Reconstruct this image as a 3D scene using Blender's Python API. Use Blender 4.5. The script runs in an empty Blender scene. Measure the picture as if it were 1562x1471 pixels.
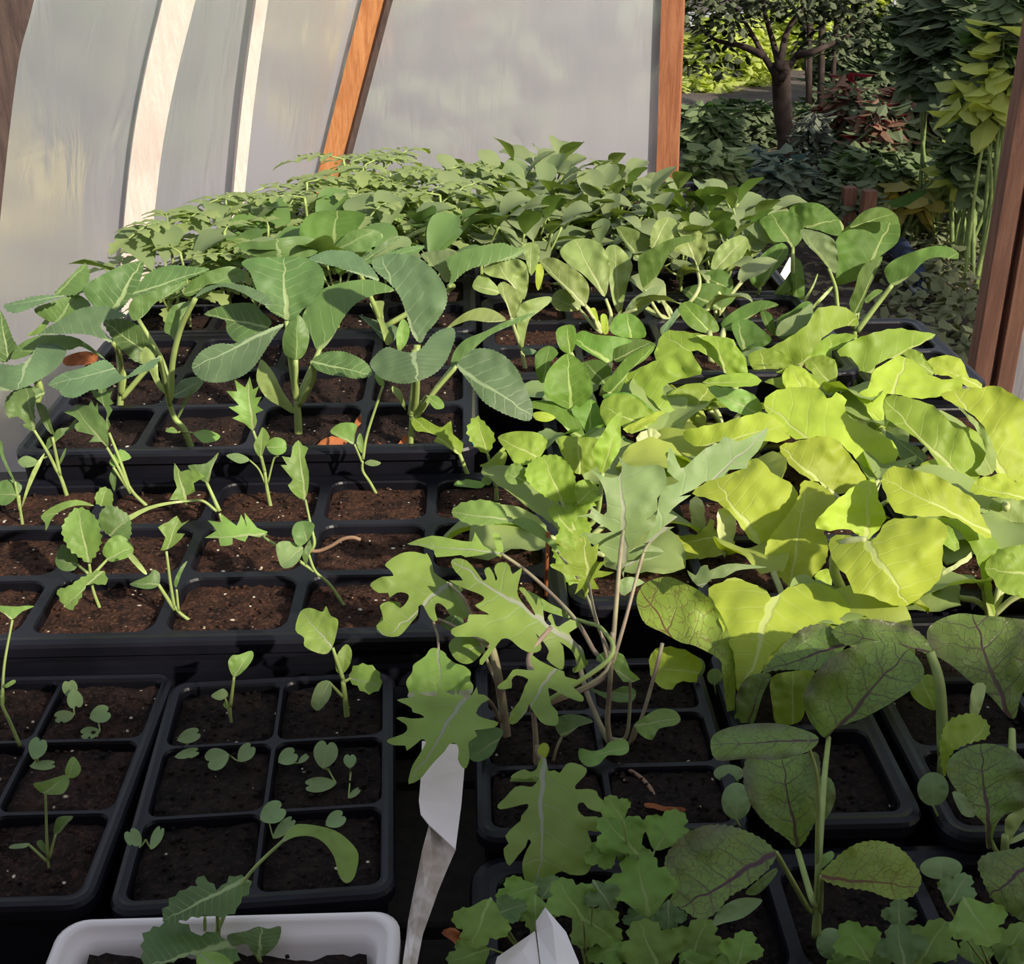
import bpy, bmesh, math, random
from mathutils import Vector, Matrix, noise
from mathutils.geometry import delaunay_2d_cdt
random.seed(7)
C = bpy.context.scene.collection
# ------------------------------------------------------------------ camera model
F, CX, CY, H = 1800.0, 781.0, 735.5, 0.386
PITCH, YAW = math.radians(26.2), math.radians(2.03)
RM = Matrix.Rotation(-YAW, 3, 'Z') @ Matrix.Rotation(math.pi / 2 - PITCH, 3, 'X')
CAM = Vector((0, 0, H))
BENCH_Z, GROUND_Z = -0.085, -0.85


def ray(px, py):
    d = RM @ Vector(((px - CX) / F, -(py - CY) / F, -1.0))
    return d / d.y


def at(px, py, Y):            # point seen at (px, py) whose distance forward is Y
    return CAM + ray(px, py) * Y


def on(px, py, z=0.0):        # point seen at (px, py) on the level z
    r = ray(px, py)
    return CAM + r * ((z - H) / r.z)


def mpp(px, py, Y):           # metres per pixel there
    return (ray(px + 1, py) - ray(px, py)).length * Y


# ------------------------------------------------------------------ object helpers
def tag(o, label=None, cat=None, group=None, kind=None):
    if label: o['label'] = label
    if cat: o['category'] = cat
    if group: o['group'] = group
    if kind: o['kind'] = kind
    return o


def empty(name, loc, label=None, cat=None, group=None):
    o = bpy.data.objects.new(name, None)
    C.objects.link(o)
    o.location = loc
    o.empty_display_size = 0.01
    return tag(o, label, cat, group)


def link(name, bm, mats, parent=None, smooth=True, offset=None):
    """one mesh object; offset = world position of its parent (children keep world coordinates minus it)"""
    if offset is not None:
        bmesh.ops.translate(bm, verts=bm.verts, vec=-Vector(offset))
    me = bpy.data.meshes.new(name)
    if smooth:
        for f in bm.faces: f.smooth = True
    bm.to_mesh(me); bm.free()
    for m in (mats if isinstance(mats, (list, tuple)) else [mats]): me.materials.append(m)
    o = bpy.data.objects.new(name, me)
    C.objects.link(o)
    if parent is not None: o.parent = parent
    return o


def box(bm, lo, hi, rot=None, pivot=None):
    r = bmesh.ops.create_cube(bm, size=1.0)
    vs = r['verts']
    lo, hi = Vector(lo), Vector(hi)
    for v in vs:
        v.co = Vector((lo[i] + (v.co[i] + .5) * (hi[i] - lo[i]) for i in range(3)))
    if rot is not None:
        bmesh.ops.rotate(bm, verts=vs, cent=pivot or (lo + hi) / 2, matrix=rot)
    return vs


def beam(bm, a, b, w, d, up=Vector((0, -1, 0)), bevel=0.0):
    """a square-cut board from a to b, w wide across, d thick along up"""
    a, b = Vector(a), Vector(b)
    t = (b - a).normalized()
    s = t.cross(up).normalized()
    n = s.cross(t).normalized()
    vs = []
    for p in (a, b):
        for i, j in ((-1, -1), (1, -1), (1, 1), (-1, 1)):
            vs.append(bm.verts.new(p + s * (i * w / 2) + n * (j * d / 2)))
    fs = [bm.faces.new([vs[i] for i in q]) for q in
          ((3, 2, 1, 0), (4, 5, 6, 7), (0, 1, 5, 4), (1, 2, 6, 5), (2, 3, 7, 6), (3, 0, 4, 7))]
    if bevel:
        es = {e for f in fs for e in f.edges}
        bmesh.ops.bevel(bm, geom=list(es), offset=bevel, segments=2, affect='EDGES', profile=.5)


def tube(bm, pts, radii, n=7, flat=1.0):
    """round stalk through pts"""
    pts = [Vector(p) for p in pts]
    rings = []
    t0 = (pts[1] - pts[0]).normalized()
    ref = Vector((1, 0, 0)) if abs(t0.x) < .8 else Vector((0, 1, 0))
    for i, p in enumerate(pts):
        a = pts[max(i - 1, 0)]; b = pts[min(i + 1, len(pts) - 1)]
        t = (b - a)
        if t.length < 1e-9: t = t0.copy()
        t.normalize()
        s = t.cross(ref)
        if s.length < 1e-4: s = t.cross(Vector((0, 0, 1)))
        s.normalize(); u = s.cross(t).normalized(); ref = u.cross(t) * -1 if False else ref
        r = radii[i] if isinstance(radii, (list, tuple)) else radii
        rings.append([bm.verts.new(p + (s * math.cos(2 * math.pi * k / n) + u * math.sin(2 * math.pi * k / n) * flat) * r) for k in range(n)])
    for a, b in zip(rings, rings[1:]):
        for k in range(n):
            bm.faces.new((a[k], a[(k + 1) % n], b[(k + 1) % n], b[k]))
    for ring, flip in ((rings[0], False), (rings[-1], True)):
        try: bm.faces.new(ring if flip else ring[::-1])
        except ValueError: pass


def spline(ps, n=6):
    """open Catmull-Rom through Vectors"""
    ps = [Vector(p) for p in ps]
    if len(ps) == 2:
        return [ps[0].lerp(ps[1], i / n) for i in range(n + 1)]
    out = []
    q = [ps[0] * 2 - ps[1]] + ps + [ps[-1] * 2 - ps[-2]]
    for i in range(1, len(q) - 2):
        for k in range(n):
            t = k / n
            out.append(.5 * ((2 * q[i]) + (q[i + 1] - q[i - 1]) * t + (2 * q[i - 1] - 5 * q[i] + 4 * q[i + 1] - q[i + 2]) * t * t
                             + (3 * q[i] - q[i - 1] - 3 * q[i + 1] + q[i + 2]) * t ** 3))
    out.append(ps[-1])
    return out


# ------------------------------------------------------------------ node helpers
def newmat(name):
    m = bpy.data.materials.new(name)
    m.use_nodes = True
    nt = m.node_tree
    nt.nodes.clear()
    return m, nt


class G:
    """tiny node-graph writer"""
    def __init__(s, nt): s.nt = nt
    def n(s, typ, **kw):
        nd = s.nt.nodes.new(typ)
        ins = kw.pop('ins', {})
        for k, v in kw.items(): setattr(nd, k, v)
        for k, v in ins.items(): s.set(nd, k, v)
        return nd
    def set(s, nd, k, v):
        sock = nd.inputs[k]
        if isinstance(v, bpy.types.NodeSocket): s.nt.links.new(v, sock)
        elif isinstance(v, bpy.types.Node): s.nt.links.new(v.outputs[0], sock)
        else: sock.default_value = v
    def math(s, op, a, b=0.0, c=None, clamp=False):
        nd = s.n('ShaderNodeMath', operation=op, use_clamp=clamp)
        s.set(nd, 0, a); s.set(nd, 1, b)
        if c is not None: s.set(nd, 2, c)
        return nd.outputs[0]
    def mix(s, fac, a, b, blend='MIX'):
        nd = s.n('ShaderNodeMix', data_type='RGBA', blend_type=blend)
        s.set(nd, 0, fac); s.set(nd, 6, a); s.set(nd, 7, b)
        return nd.outputs[2]
    def ramp(s, fac, stops, interp='LINEAR'):
        nd = s.n('ShaderNodeValToRGB')
        nd.color_ramp.interpolation = interp
        e = nd.color_ramp.elements
        while len(e) < len(stops): e.new(.5)
        for el, (p, c) in zip(e, stops):
            el.position = p; el.color = c if len(c) == 4 else (*c, 1)
        s.set(nd, 0, fac)
        return nd.outputs[0]
    def noise(s, vec, scale, detail=3.0, rough=.55, dist=0.0):
        nd = s.n('ShaderNodeTexNoise')
        if vec is not None: s.set(nd, 'Vector', vec)
        nd.inputs['Scale'].default_value = scale; nd.inputs['Detail'].default_value = detail
        nd.inputs['Roughness'].default_value = rough; nd.inputs['Distortion'].default_value = dist
        return nd
    def step(s, x, lo, hi):
        nd = s.n('ShaderNodeMapRange', interpolation_type='SMOOTHSTEP')
        s.set(nd, 0, x); s.set(nd, 1, lo); s.set(nd, 2, hi)
        return nd.outputs[0]


def c4(c): return (c[0], c[1], c[2], 1.0)


def leaf_mat(name, col, vein, back=None, trans=.3, tcol=None, rough=.5, nv=6, slant=1.1, vw=.10, vstr=.8, var=.25,
             network=False, edge=None, midw=.045, spec=.35, sheen_noise=30):
    """leaf blade: midrib, side veins from the leaf's own uv, mottling, light passing through"""
    m, nt = newmat(name); g = G(nt)
    uvn = g.n('ShaderNodeUVMap'); uvn.uv_map = 'UVMap'
    tc = g.n('ShaderNodeTexCoord')
    obi = g.n('ShaderNodeObjectInfo')
    wob = g.noise(uvn.outputs[0], 5.0, 2.0)
    wobv = g.n('ShaderNodeVectorMath', operation='MULTIPLY_ADD')
    g.set(wobv, 0, wob.outputs['Color']); wobv.inputs[1].default_value = (.09, .09, 0)
    g.set(wobv, 2, uvn.outputs[0])
    sep = g.n('ShaderNodeSeparateXYZ'); g.set(sep, 0, wobv.outputs[0])
    u = g.math('SUBTRACT', sep.outputs[0], .045)
    v = g.math('ABSOLUTE', g.math('SUBTRACT', g.math('SUBTRACT', sep.outputs[1], .045), .5))
    v2 = g.math('MULTIPLY', v, 2.0)
    wid = g.math('MULTIPLY', g.math('SUBTRACT', 1.12, u), midw * 2)
    mid = g.math('SUBTRACT', 1.0, g.step(v2, g.math('MULTIPLY', wid, .35), wid))
    ph = g.math('FRACT', g.math('SUBTRACT', g.math('MULTIPLY', u, nv), g.math('MULTIPLY', v2, slant * nv * .25)))
    tri = g.math('ABSOLUTE', g.math('SUBTRACT', ph, .5))
    sv = g.math('MULTIPLY', g.math('SUBTRACT', 1.0, g.step(tri, .0, g.math('MULTIPLY', g.math('SUBTRACT', 1.15, v2), vw * .75))), g.math('SUBTRACT', .8, g.math('MULTIPLY', v2, .55)))
    veins = g.math('MAXIMUM', mid, g.math('MULTIPLY', sv, vstr))
    if network:
        vo = g.n('ShaderNodeTexVoronoi', feature='DISTANCE_TO_EDGE'); vo.inputs['Scale'].default_value = 13.0
        w2 = g.noise(uvn.outputs[0], 14.0, 2.0); w2v = g.n('ShaderNodeVectorMath', operation='MULTIPLY_ADD'); g.set(w2v, 0, w2.outputs['Color']); w2v.inputs[1].default_value = (.07, .07, 0); g.set(w2v, 2, wobv.outputs[0])
        g.set(vo, 'Vector', w2v.outputs[0])
        net = g.math('SUBTRACT', 1.0, g.step(vo.outputs['Distance'], .0, .055))
        veins = g.math('MAXIMUM', veins, g.math('MULTIPLY', net, .5))
    mott = g.noise(tc.outputs['Object'], sheen_noise, 3.0)
    rnd = obi.outputs['Random']
    dark = tuple(x * (1 - var) for x in col); lite = tuple(min(1, x * (1 + var)) for x in col)
    base = g.mix(g.step(mott.outputs[0], .3, .7), c4(dark), c4(lite))
    hs = g.n('ShaderNodeHueSaturation')
    g.set(hs, 'Hue', g.math('ADD', .49, g.math('MULTIPLY', rnd, .02)))
    g.set(hs, 'Value', g.math('ADD', .85, g.math('MULTIPLY', rnd, .3)))
    g.set(hs, 'Color', base)
    base = hs.outputs[0]
    if edge:
        base = g.mix(g.math('MULTIPLY', g.step(g.math('ADD', v2, g.math('MULTIPLY', g.math('SUBTRACT', mott.outputs[0], .5), .8)), .45, 1.0), .8), base, c4(edge))
    top = g.mix(veins, base, c4(vein))
    geo = g.n('ShaderNodeNewGeometry')
    bk = back or tuple(.6 * a + .4 * b for a, b in zip(col, (.35, .4, .25)))
    backc = g.mix(g.math('MULTIPLY', veins, .7), c4(bk), c4(vein))
    colr = g.mix(geo.outputs['Backfacing'], top, backc)
    bmp = g.n('ShaderNodeBump'); bmp.inputs['Strength'].default_value = .35; bmp.inputs['Distance'].default_value = .002
    fine = g.noise(tc.outputs['Object'], 160, 2.0)
    g.set(bmp, 'Height', g.math('ADD', g.math('MULTIPLY', veins, -.8), g.math('ADD', g.math('MULTIPLY', mott.outputs[0], 1.2), g.math('MULTIPLY', fine.outputs[0], .3))))
    pr = g.n('ShaderNodeBsdfPrincipled')
    g.set(pr, 'Base Color', colr); pr.inputs['Roughness'].default_value = rough; g.set(pr, 'Normal', bmp.outputs[0])
    pr.inputs['Specular IOR Level'].default_value = spec
    tr = g.n('ShaderNodeBsdfTranslucent')
    tcx = tcol or tuple(min(1, x * 1.5) for x in col)
    g.set(tr, 'Color', g.mix(veins, c4(tcx), c4(tuple(x * .8 for x in tcx)))); g.set(tr, 'Normal', bmp.outputs[0])
    ms = g.n('ShaderNodeMixShader'); ms.inputs[0].default_value = trans
    g.set(ms, 1, pr.outputs[0]); g.set(ms, 2, tr.outputs[0])
    out = g.n('ShaderNodeOutputMaterial'); g.set(out, 0, ms.outputs[0])
    return m


def plain(name, col, rough=.6, spec=.4, var=.15, scale=20, col2=None, bump=0.0, bscale=60, metal=0.0, trans=0.0):
    m, nt = newmat(name); g = G(nt)
    tc = g.n('ShaderNodeTexCoord')
    nz = g.noise(tc.outputs['Object'], scale, 4.0)
    a = tuple(x * (1 - var) for x in col); b = col2 or tuple(min(1, x * (1 + var)) for x in col)
    cc = g.mix(g.step(nz.outputs[0], .35, .65), c4(a), c4(b))
    pr = g.n('ShaderNodeBsdfPrincipled'); g.set(pr, 'Base Color', cc)
    pr.inputs['Roughness'].default_value = rough; pr.inputs['Specular IOR Level'].default_value = spec; pr.inputs['Metallic'].default_value = metal
    if bump:
        bz = g.noise(tc.outputs['Object'], bscale, 5.0)
        bp = g.n('ShaderNodeBump'); bp.inputs['Strength'].default_value = bump; bp.inputs['Distance'].default_value = .004
        g.set(bp, 'Height', bz.outputs[0]); g.set(pr, 'Normal', bp.outputs[0])
    sh = pr.outputs[0]
    if trans:
        t = g.n('ShaderNodeBsdfTranslucent'); g.set(t, 'Color', cc)
        ms = g.n('ShaderNodeMixShader'); ms.inputs[0].default_value = trans
        g.set(ms, 1, sh); g.set(ms, 2, t.outputs[0]); sh = ms.outputs[0]
    out = g.n('ShaderNodeOutputMaterial'); g.set(out, 0, sh)
    return m


def wood_mat(name, c1, c2, scale=8.0, rough=.7):
    m, nt = newmat(name); g = G(nt)
    tc = g.n('ShaderNodeTexCoord')
    mp = g.n('ShaderNodeMapping'); g.set(mp, 0, tc.outputs['Object']); mp.inputs['Scale'].default_value = (22, 22, 1.6)
    nz = g.noise(mp.outputs[0], scale * .5, 5.0, .6, .6)
    fine = g.noise(mp.outputs[0], scale * 4, 3.0, .6, .2)
    blot = g.noise(tc.outputs['Object'], 5.0, 2.0)
    cc = g.mix(g.step(nz.outputs[0], .32, .68), c4(c1), c4(c2))
    cc = g.mix(g.math('MULTIPLY', g.step(fine.outputs[0], .5, .75), .35), cc, c4(tuple(x * .45 for x in c1)))
    cc = g.mix(g.math('MULTIPLY', g.step(blot.outputs[0], .5, .8), .35), cc, c4(tuple(x * .55 for x in c1)))
    pr = g.n('ShaderNodeBsdfPrincipled'); g.set(pr, 'Base Color', cc); pr.inputs['Roughness'].default_value = rough
    bp = g.n('ShaderNodeBump'); bp.inputs['Strength'].default_value = .3; bp.inputs['Distance'].default_value = .003
    g.set(bp, 'Height', fine.outputs[0]); g.set(pr, 'Normal', bp.outputs[0])
    out = g.n('ShaderNodeOutputMaterial'); g.set(out, 0, pr.outputs[0])
    return m


def soil_mat(name, c1, c2, perl=.5):
    """dark peat with coir fibres and white perlite grains"""
    m, nt = newmat(name); g = G(nt)
    tc = g.n('ShaderNodeTexCoord'); geo = g.n('ShaderNodeNewGeometry')
    P = geo.outputs['Position']
    n1 = g.noise(P, 55, 5.0, .7); n2 = g.noise(P, 420, 4.0, .7)
    cc = g.mix(g.step(n1.outputs[0], .35, .68), c4(c1), c4(c2))
    cc = g.mix(g.math('MULTIPLY', g.step(n2.outputs[0], .48, .7), .7), cc, c4(tuple(min(1, x * 2.6) for x in c2)))
    vo = g.n('ShaderNodeTexVoronoi'); g.set(vo, 'Vector', P); vo.inputs['Scale'].default_value = 210
    cell = g.n('ShaderNodeSeparateColor'); g.set(cell, 0, vo.outputs['Color'])
    pk = g.math('MULTIPLY', g.math('GREATER_THAN', cell.outputs[0], 1 - .11 * perl), g.math('SUBTRACT', 1.0, g.step(vo.outputs['Distance'], .12, .26)))
    vb = g.n('ShaderNodeTexVoronoi'); g.set(vb, 'Vector', P); vb.inputs['Scale'].default_value = 120
    cb = g.n('ShaderNodeSeparateColor'); g.set(cb, 0, vb.outputs['Color'])
    pk2 = g.math('MULTIPLY', g.math('GREATER_THAN', cb.outputs[1], 1 - .07 * perl), g.math('SUBTRACT', 1.0, g.step(vb.outputs['Distance'], .10, .24)))
    pk = g.math('MAXIMUM', pk, pk2)
    cc = g.mix(pk, cc, g.mix(cell.outputs[2], (.95, .90, .78, 1), (.60, .46, .28, 1)))
    pr = g.n('ShaderNodeBsdfPrincipled'); g.set(pr, 'Base Color', cc); pr.inputs['Roughness'].default_value = .9; pr.inputs['Specular IOR Level'].default_value = .2
    bp = g.n('ShaderNodeBump'); bp.inputs['Strength'].default_value = .9; bp.inputs['Distance'].default_value = .003
    g.set(bp, 'Height', g.math('ADD', g.math('ADD', n1.outputs[0], g.math('MULTIPLY', n2.outputs[0], .6)), g.math('MULTIPLY', pk, .5)))
    g.set(pr, 'Normal', bp.outputs[0])
    out = g.n('ShaderNodeOutputMaterial'); g.set(out, 0, pr.outputs[0])
    return m


M = {}
M['cabbage'] = leaf_mat('cabbage_leaf', (.095, .17, .052), (.32, .42, .18), back=(.12, .21, .06), trans=.16, tcol=(.26, .42, .06), nv=7, rough=.48, vw=.13, vstr=.75, var=.18)
M['cabbage_blue'] = leaf_mat('cabbage_leaf_waxy', (.115, .19, .088), (.27, .36, .19), trans=.14, tcol=(.25, .40, .08), nv=7, rough=.5, vw=.12, vstr=.6, var=.15)
M['broccoli'] = leaf_mat('broccoli_leaf', (.25, .33, .10), (.46, .52, .24), trans=.25, tcol=(.42, .52, .08), nv=6, rough=.5, vstr=.45, var=.18)
M['collard'] = leaf_mat('collard_leaf', (.095, .17, .035), (.30, .38, .14), trans=.28, tcol=(.26, .40, .04), nv=7, rough=.58, vstr=.5, var=.2, spec=.2)
M['farleaf'] = leaf_mat('brassica_leaf', (.145, .205, .055), (.30, .38, .16), trans=.24, tcol=(.30, .42, .05), nv=6, rough=.6, vstr=.5, var=.25, spec=.2)
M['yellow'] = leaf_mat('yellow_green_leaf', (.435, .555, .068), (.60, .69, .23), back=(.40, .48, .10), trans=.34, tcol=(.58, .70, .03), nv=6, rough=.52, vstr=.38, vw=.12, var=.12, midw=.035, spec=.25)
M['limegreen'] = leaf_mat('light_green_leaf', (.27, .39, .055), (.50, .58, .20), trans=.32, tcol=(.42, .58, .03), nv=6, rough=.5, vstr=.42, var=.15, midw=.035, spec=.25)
M['pakchoi'] = leaf_mat('pak_choi_leaf', (.15, .28, .045), (.40, .54, .16), trans=.28, tcol=(.30, .50, .03), nv=6, rough=.5, vstr=.45, var=.15, midw=.05, spec=.25)
M['kale'] = leaf_mat('kale_leaf', (.225, .35, .07), (.33, .36, .25), trans=.24, tcol=(.36, .54, .05), nv=5, rough=.5, vstr=.3, var=.15, midw=.028)
M['kale_grey'] = leaf_mat('grey_kale_leaf', (.22, .31, .12), (.36, .37, .27), trans=.22, tcol=(.34, .48, .08), nv=5, rough=.5, vstr=.3, var=.15, midw=.028)
M['seedling'] = leaf_mat('seedling_leaf', (.20, .33, .075), (.38, .46, .20), trans=.24, tcol=(.34, .52, .05), nv=5, rough=.5, vstr=.4, var=.2)
M['seedling_dark'] = leaf_mat('dark_seedling_leaf', (.11, .19, .055), (.24, .30, .13), trans=.2, tcol=(.22, .35, .05), nv=5, rough=.5, vstr=.35, var=.2)
M['cotyledon'] = leaf_mat('cotyledon_leaf', (.21, .31, .12), (.30, .38, .18), trans=.22, tcol=(.34, .48, .1), nv=2, rough=.5, vstr=.1, var=.2, midw=.03)
M['mustard'] = leaf_mat('mustard_leaf', (.15, .24, .05), (.07, .022, .045), back=(.16, .2, .06), trans=.22, tcol=(.28, .42, .04), nv=5, rough=.45, vstr=1.0, vw=.085, var=.2, network=True, edge=(.10, .085, .055), midw=.035)
M['mustard_light'] = leaf_mat('pale_mustard_leaf', (.27, .38, .06), (.16, .06, .04), trans=.3, tcol=(.42, .56, .04), nv=5, rough=.45, vstr=1.0, vw=.07, var=.15, network=True, midw=.03)
M['cilantro'] = leaf_mat('cilantro_leaf', (.17, .29, .045), (.26, .38, .10), trans=.26, tcol=(.3, .48, .03), nv=4, rough=.5, vstr=.35, var=.2)
M['tomato'] = leaf_mat('tomato_leaf', (.28, .38, .07), (.32, .4, .15), trans=.32, tcol=(.42, .55, .05), nv=5, rough=.55, vstr=.4, var=.25)
M['stalk'] = plain('green_stalk', (.34, .44, .14), .45, .4, .15, 40, trans=.12)
M['stalk_pale'] = plain('pale_stalk', (.50, .56, .25), .42, .4, .12, 40, trans=.12)
M['stalk_dark'] = plain('dark_stalk', (.17, .24, .08), .5, .4, .2, 40)
M['stalk_purple'] = plain('purple_stalk', (.30, .22, .17), .5, .4, .2, 40, col2=(.36, .34, .20))
M['stalk_brown'] = plain('brown_stalk', (.26, .16, .10), .6, .3, .2, 40)
M['plastic'] = plain('black_plastic', (.007, .007, .011), .36, .3, .3, 12, bump=.08, bscale=90)
M['white_plastic'] = plain('white_plastic', (.86, .80, .78), .45, .4, .08, 9, bump=.04)
M['soil'] = soil_mat('potting_soil', (.007, .0045, .004), (.034, .018, .013), perl=1.0)
M['soil_red'] = soil_mat('coir_soil', (.011, .006, .0045), (.062, .028, .017), perl=1.1)
M['soil_dark'] = soil_mat('dark_soil', (.005, .0035, .003), (.018, .011, .008), perl=.45)  # the same soil mix in a darker tone
M['wood'] = wood_mat('cedar_wood', (.42, .155, .05), (.60, .27, .10))
M['wood_red'] = wood_mat('red_cedar', (.28, .095, .04), (.42, .17, .075))
M['wood_dark'] = wood_mat('weathered_cedar', (.12, .052, .034), (.21, .10, .064))
M['wood_black'] = wood_mat('dark_plank', (.045, .028, .026), (.085, .055, .048))
M['lath'] = wood_mat('pale_lath', (.60, .51, .47), (.68, .60, .56))
M['benchwood'] = wood_mat('bench_wood', (.028, .021, .018), (.05, .038, .03))
M['deadleaf'] = plain('dead_leaf', (.36, .12, .045), .7, .2, .3, 60, trans=.2)
M['paper'] = plain('paper_tag', (.85, .77, .74), .6, .3, .08, 14)
M['paper_stained'] = plain('stained_tag', (.62, .50, .40), .7, .2, .35, 40, col2=(.82, .74, .68))
SUNDIR = (.58, -.60, .50)
SUN, SKY, EXPO = 4.6, .135, 0.35
WB_Y, WB_Z = -.5, .85
# ------------------------------------------------------------------ traced leaves
class Crop:
    """reading frame: numbers noted on an enlargement, turned into photograph pixels"""
    def __init__(s, x0, y0, k): s.x0, s.y0, s.k = x0, y0, k
    def __call__(s, p): return (s.x0 + p[0] / s.k, s.y0 + p[1] / s.k)


FULL = Crop(0, 0, 1.0)
K1 = Crop(0, 0, 2.603); K2 = Crop(500, 0, 2.779); K3 = Crop(1000, 0, 2.779)
K4 = Crop(0, 350, 3.471); K5 = Crop(400, 350, 3.471); K6 = Crop(700, 200, 3.124); K7 = Crop(1100, 250, 3.381)
M1 = Crop(0, 560, 3.269); M2 = Crop(0, 960, 2.878); M3 = Crop(400, 560, 3.27); M4 = Crop(360, 960, 2.878)
M5 = Crop(560, 700, 2.942); M6 = Crop(800, 450, 2.942); M7 = Crop(1140, 500, 3.268); M8 = Crop(700, 1080, 3.124)
N1 = Crop(960, 860, 2.407); N2 = Crop(580, 1080, 3.761); O1 = Crop(100, 1240, 3.004)


KA = Crop(560, 1000, 6.686); KB = Crop(560, 820, 8.172); KC = Crop(670, 840, 5.254); KD = Crop(790, 640, 3.905); KE = Crop(0, 560, 6.129); KF = Crop(740, 1140, 6.127)


def parse(s): return [tuple(float(q) for q in t.split(',')) for t in s.split()]


def smooth_closed(ps, n):
    out = []
    N = len(ps)
    for i in range(N):
        p0, p1, p2, p3 = (Vector(ps[(i + k - 1) % N]) for k in range(4))
        for k in range(n):
            t = k / n
            out.append(.5 * ((2 * p1) + (p2 - p0) * t + (2 * p0 - 5 * p1 + 4 * p2 - p3) * t * t + (3 * p1 - p0 - 3 * p2 + p3) * t ** 3))
    return out


def serrate(ps, amp, pitch):
    """small teeth along the outline"""
    L = [0.0]
    N = len(ps)
    for i in range(N): L.append(L[-1] + (ps[(i + 1) % N] - ps[i]).length)
    tot = L[-1]; k = max(8, int(tot / pitch) * 2)
    area = sum(ps[i].x * ps[(i + 1) % N].y - ps[(i + 1) % N].x * ps[i].y for i in range(N))
    sg = 1 if area > 0 else -1
    out = []; j = 0
    for q in range(k):
        d = tot * q / k
        while L[j + 1] < d: j += 1
        a, b = ps[j], ps[(j + 1) % N]
        t = (d - L[j]) / max(1e-9, L[j + 1] - L[j])
        p = a.lerp(b, t)
        nrm = Vector(((b - a).y, -(b - a).x)) * sg
        if nrm.length > 1e-9: nrm.normalize()
        out.append(p + nrm * (amp * (.5 if q % 2 else -.5) * (.3 + 1.2 * random.random())))
    return out


def blade_bm(pts, base, tip, d0, lean=.8, side=0.0, cup=-.25, arch=.1, ruf=.05, sub=3, ser=None, step=None, under=False, holes=None, puck=.014):
    """leaf blade whose outline is pts (photograph pixels); it stands d0 away at its base, leans back by lean
    (metres away per metre up), turns by side, folds along its midrib by cup and bows by arch"""
    base, tip = Vector(base), Vector(tip)
    ps = smooth_closed(pts, sub) if sub > 1 else [Vector(p) for p in pts]
    if ser: ps = serrate(ps, *ser)
    xs = [p.x for p in ps]; ys = [p.y for p in ps]
    ext = max(max(xs) - min(xs), max(ys) - min(ys))
    step = step or max(3.2, ext / 22)
    verts = list(ps); N = len(ps)
    y = min(ys); row = 0
    import bisect
    def inside(x, y):
        c = False; j = N - 1
        for i in range(N):
            if (ps[i].y > y) != (ps[j].y > y) and x < (ps[j].x - ps[i].x) * (y - ps[i].y) / (ps[j].y - ps[i].y) + ps[i].x: c = not c
            j = i
        return c
    while y < max(ys):
        x = min(xs) + (step / 2 if row % 2 else 0)
        while x < max(xs):
            if inside(x, y): verts.append(Vector((x, y)))
            x += step
        y += step * .87; row += 1
    vs, _, fs, *_ = delaunay_2d_cdt([Vector((v.x, v.y)) for v in verts], [], [list(range(N))], 1, .05)
    ax = tip - base; Lp = max(ax.length, 1e-6); a = ax / Lp
    hw = max(abs((p - base).x * a.y - (p - base).y * a.x) for p in ps)
    k = mpp(base.x, base.y, d0)
    seed = random.random() * 50
    bm = bmesh.new(); uvl = bm.loops.layers.uv.new('UVMap')
    bv = []; uvs = []
    for p in vs:
        r = p - base
        u = r.dot(a) / Lp
        v = (r.x * a.y - r.y * a.x) / hw
        d = d0 + k * (lean * -r.y + side * r.x)
        d += k * hw * cup * (math.sqrt(v * v + .01) - .1) + k * Lp * arch * ((2 * u - 1) ** 2 - 1)
        d += k * ext * ruf * abs(v) * noise.noise(Vector((p.x / ext * 6 + seed, p.y / ext * 6, seed)))
        d += k * ext * ruf * .4 * noise.noise(Vector((p.x / ext * 3 + seed, p.y / ext * 3, seed + 9)))
        d += k * ext * puck * noise.noise(Vector((p.x / ext * 11 + seed, p.y / ext * 11, seed + 4))) * (1 - .8 * math.exp(-(v * 6) ** 2))
        bv.append(bm.verts.new(at(p.x, p.y, d)))
        uvs.append((u, v * .5 + .5))
    hs = [(Vector(h[:2]), h[2]) for h in (holes or [])]
    for f in fs:
        if hs:
            c = sum((Vector(vs[i]) for i in f), Vector((0, 0))) / len(f)
            if any((c - h).length < r for h, r in hs): continue
        q = [bv[i] for i in f]
        # keep the upper face towards the viewer (or the under face when the leaf is seen from below)
        n = (q[1].co - q[0].co).cross(q[2].co - q[0].co)
        facing = n.dot(CAM - q[0].co) > 0
        if facing == under: q = q[::-1]; f = list(f)[::-1]
        try: fc = bm.faces.new(q)
        except ValueError: continue
        for lp, i in zip(fc.loops, f): lp[uvl].uv = uvs[i]
    return bm


def L(o, b, t, **k):
    """one traced leaf: outline, base and tip of the midrib; everything else by keyword"""
    k.update(o=o, b=b, t=t); return k


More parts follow.
